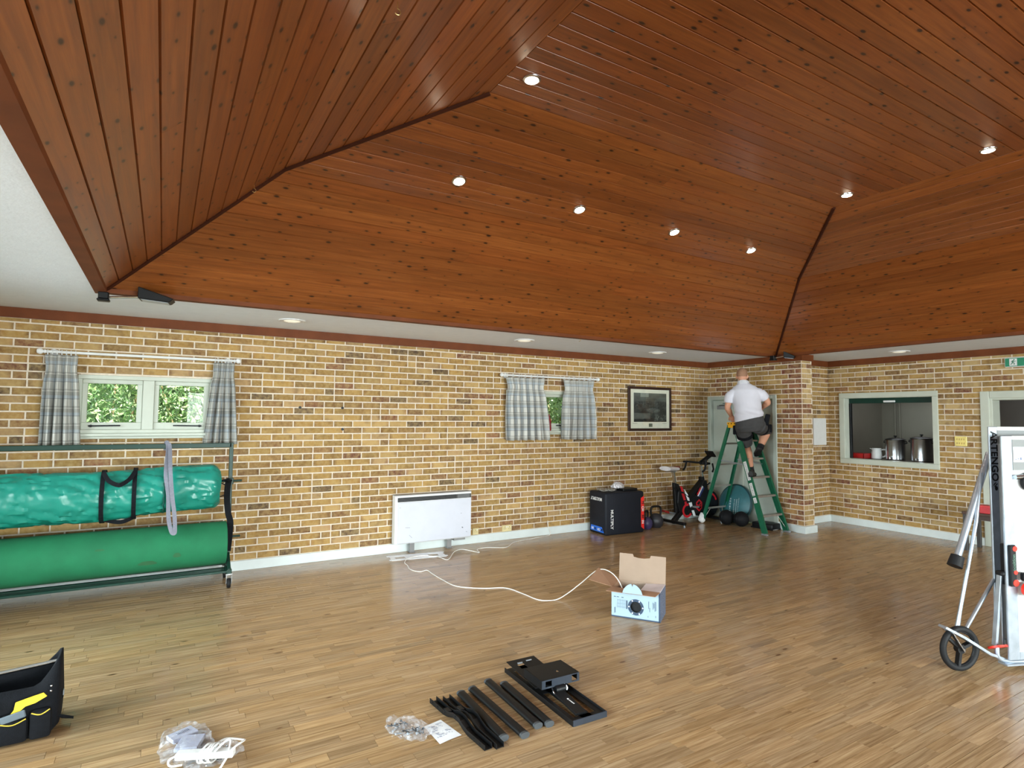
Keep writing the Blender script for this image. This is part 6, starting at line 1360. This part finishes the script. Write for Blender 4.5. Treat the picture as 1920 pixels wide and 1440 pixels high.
m_ = MB(); m_.bb((-0.16, -0.102, hz-0.05), (0.045, -0.098, hz)); t.part('head_side', m_, 'black_metal', hd); m_ = MB(); m_.bb((-0.16, 0.168, hz-0.05), (0.045, 0.172, hz)); t.part('head_side', m_, 'black_metal', hd)
m_ = MB(); m_.cyl((-0.06, 0.03, 0.016), (-0.06, 0.03, hz-0.004), 0.035, n=20); m_.cyl((0.05, -0.01, 0.04), (0.05, 0.07, 0.04), 0.022, n=16); t.part('swivel_joint', m_, 'black', smooth=True)
m_ = MB(); m_.beam((0.05, 0.005, 0.03), (0.33, -0.02, 0.024), 0.075, 0.014); arm_ = t.part('swing_arm', m_, 'black_metal', bevel=0.003)
m_ = MB(); m_.cyl((0.17, 0.0, 0.0345), (0.17, 0.0, 0.036), 0.006, n=12)
for k in range(6): m_.bb((0.182+k*0.009, -0.004, 0.0335), (0.188+k*0.009, 0.003, 0.0345))
t.part('maker_print', m_, 'white', arm_)
m_ = MB(); m_.tube(catmull([(0.047, -0.03, 0.05), (0.075, -0.035, 0.04), (0.085, -0.03, 0.03)], 4), 0.004, 6); m_.tube(catmull([(0.047, 0.06, 0.06), (0.07, 0.065, 0.05), (0.075, 0.06, 0.035)], 4), 0.004, 6); t.part('spring', m_, 'chrome', smooth=True)
# paper and screw bag
t = Thing('instruction_sheet', 'white printed instruction sheet beside the bag of screws', 'paper', (-6.775, -4.02, 0), 0)
cs_ = [V((-0.066, 0.087, 0)), V((0.041, 0.109, 0)), V((0.074, -0.09, 0)), V((-0.06, -0.111, 0))]
m_ = MB(); vs = []
for j in range(9):
    for i in range(9):
        u, v = i/8, j/8; p = cs_[0]*(1-u)*(1-v)+cs_[1]*u*(1-v)+cs_[2]*u*v+cs_[3]*(1-u)*v; vs.append(p+V((0, 0, 0.0015+0.004*sin(u*3)*sin(v*4)**2)))
m_.add(vs, [(j*9+i, j*9+i+1, (j+1)*9+i+1, (j+1)*9+i) for j in range(8) for i in range(8)]); sheet = t.part('sheet', m_, 'white_rough', smooth=True)
m_ = MB(); r5 = random.Random(4)
for k in range(46):
    u, v = r5.uniform(0.1, 0.85), r5.choice([0.15, 0.2, 0.28, 0.34, 0.42, 0.55, 0.6, 0.64, 0.68, 0.72]); p = cs_[0]*(1-u)*(1-v)+cs_[1]*u*(1-v)+cs_[2]*u*v+cs_[3]*(1-u)*v
    m_.box(p+V((0, 0, 0.0034+0.004*sin(u*3)*sin(v*4)**2)), (r5.uniform(0.004, 0.016), r5.uniform(0.002, 0.006), 0.0004), M.Rotation(-0.1, 3, 'Z'))
t.part('print', m_, pm('grey_ink', (150, 154, 172), 0.8), sheet)
film = film_material('poly_bag_film', 0.16, (205, 208, 216))
def screwbag(label, cx, cy, rx, ry, hgt, rz, seed, n):
    t = Thing('screw_bag', label, 'bag', (cx, cy, 0), rz, 'bags of fixings'); r6 = random.Random(seed)
    m_ = MB(); m_.ell((0, 0, hgt*0.5), (rx, ry, hgt*0.55), 36, 18)
    crumple(m_, 0.022, 26, seed); m_.v = [V((p.x, p.y, max(p.z, 0.0015))) for p in m_.v]; t.part('poly_bag', m_, film)
    for k in range(n):
        a = r6.uniform(0, pi); c = V((r6.uniform(-.6, .6)*rx, r6.uniform(-.6, .6)*ry, r6.uniform(0.006, hgt*0.55))); d = V((cos(a), sin(a), r6.uniform(-.2, .2))); q = MB(); ln = r6.uniform(0.012, 0.024)
        q.cyl(c-d*ln, c+d*ln, 0.0032, n=7); q.cyl(c+d*ln, c+d*(ln+0.004), 0.0065, n=8); t.part('screw', q, r6.choice(['chrome', 'galv', 'black']))
screwbag('clear bag of bolts and fixings beside the instruction sheet', -6.935, -3.945, 0.085, 0.15, 0.05, 0.35, 3, 26)
t2 = Thing('document_bag', 'clear plastic sleeves with folded papers near the tool bag', 'bag', (-7.93, -3.52, 0), 0.0)
m_ = MB(); m_.box((-0.03, 0.10, 0.020), (0.13, 0.075, 0.022), M.Rotation(0.45, 3, 'Z')); crumple(m_, 0.006, 20, 1); t2.part('folded_paper', m_, pm('paper_lilac', (176, 180, 200), 0.7, var=0.05), bevel=0.004)
m_ = MB(); m_.box((0.0, 0.0, 0.018), (0.11, 0.13, 0.020), M.Rotation(-0.35, 3, 'Z')); t2.part('folded_paper', m_, pm('paper_lilac', (176, 180, 200), 0.7, var=0.05), bevel=0.004)
m_ = MB()
for k in range(8): m_.box((-0.055+k*0.007, 0.095+k*0.003, 0.0335), (0.003, 0.022, 0.0006), M.Rotation(0.45, 3, 'Z'))
t2.part('label_print', m_, pm('label_ink', (70, 76, 100), 0.7))
m_ = MB(); m_.ell((-0.02, -0.01, 0.028), (0.12, 0.20, 0.034), 40, 20); crumple(m_, 0.025, 22, 8); m_.v = [V((p.x, p.y, max(p.z, 0.0015))) for p in m_.v]; t2.part('poly_sleeve', m_, film)
screwbag('clear bag of black fixings behind the white adapter', -7.83, -3.69, 0.13, 0.09, 0.035, 0.3, 9, 14)
t = Thing('power_strip', 'white bar adapter wrapped in its own white cable', 'power strip', (-7.875, -3.745, 0.012), radians(-24))
m_ = MB(); m_.bb((-0.13, -0.022, 0.03), (0.13, 0.022, 0.062)); t.part('casing', m_, 'white', bevel=0.004)
m_ = MB(); pts = []
for k in range(64):
    a = k*0.55; pts.append(V((0.02+0.025*sin(k*0.21)+0.012*cos(a), 0.055*cos(a)+0.0, 0.05+0.034*sin(a))))
m_.tube(catmull(pts, 2), 0.0042, 6); t.part('cable_coil', m_, 'white', smooth=True)
m_ = MB(); m_.tube(catmull([(0.03, 0.03, 0.07), (0.06, 0.10, 0.06), (0.13, 0.12, 0.04), (0.155, 0.05, 0.07), (0.13, -0.03, 0.075), (0.09, -0.12, 0.02), (0.02, -0.16, 0.01)], 6), 0.0048, 7); m_.tube(catmull([(-0.128, 0.0, 0.045), (-0.16, -0.01, 0.03), (-0.14, -0.04, 0.02), (-0.09, -0.035, 0.02)], 5), 0.0048, 7); m_.tube(catmull([(0.05, -0.03, 0.07), (0.08, 0.03, 0.085), (0.10, 0.035, 0.08), (0.11, -0.03, 0.05)], 5), 0.0048, 7); t.part('cable', m_, 'white', smooth=True)
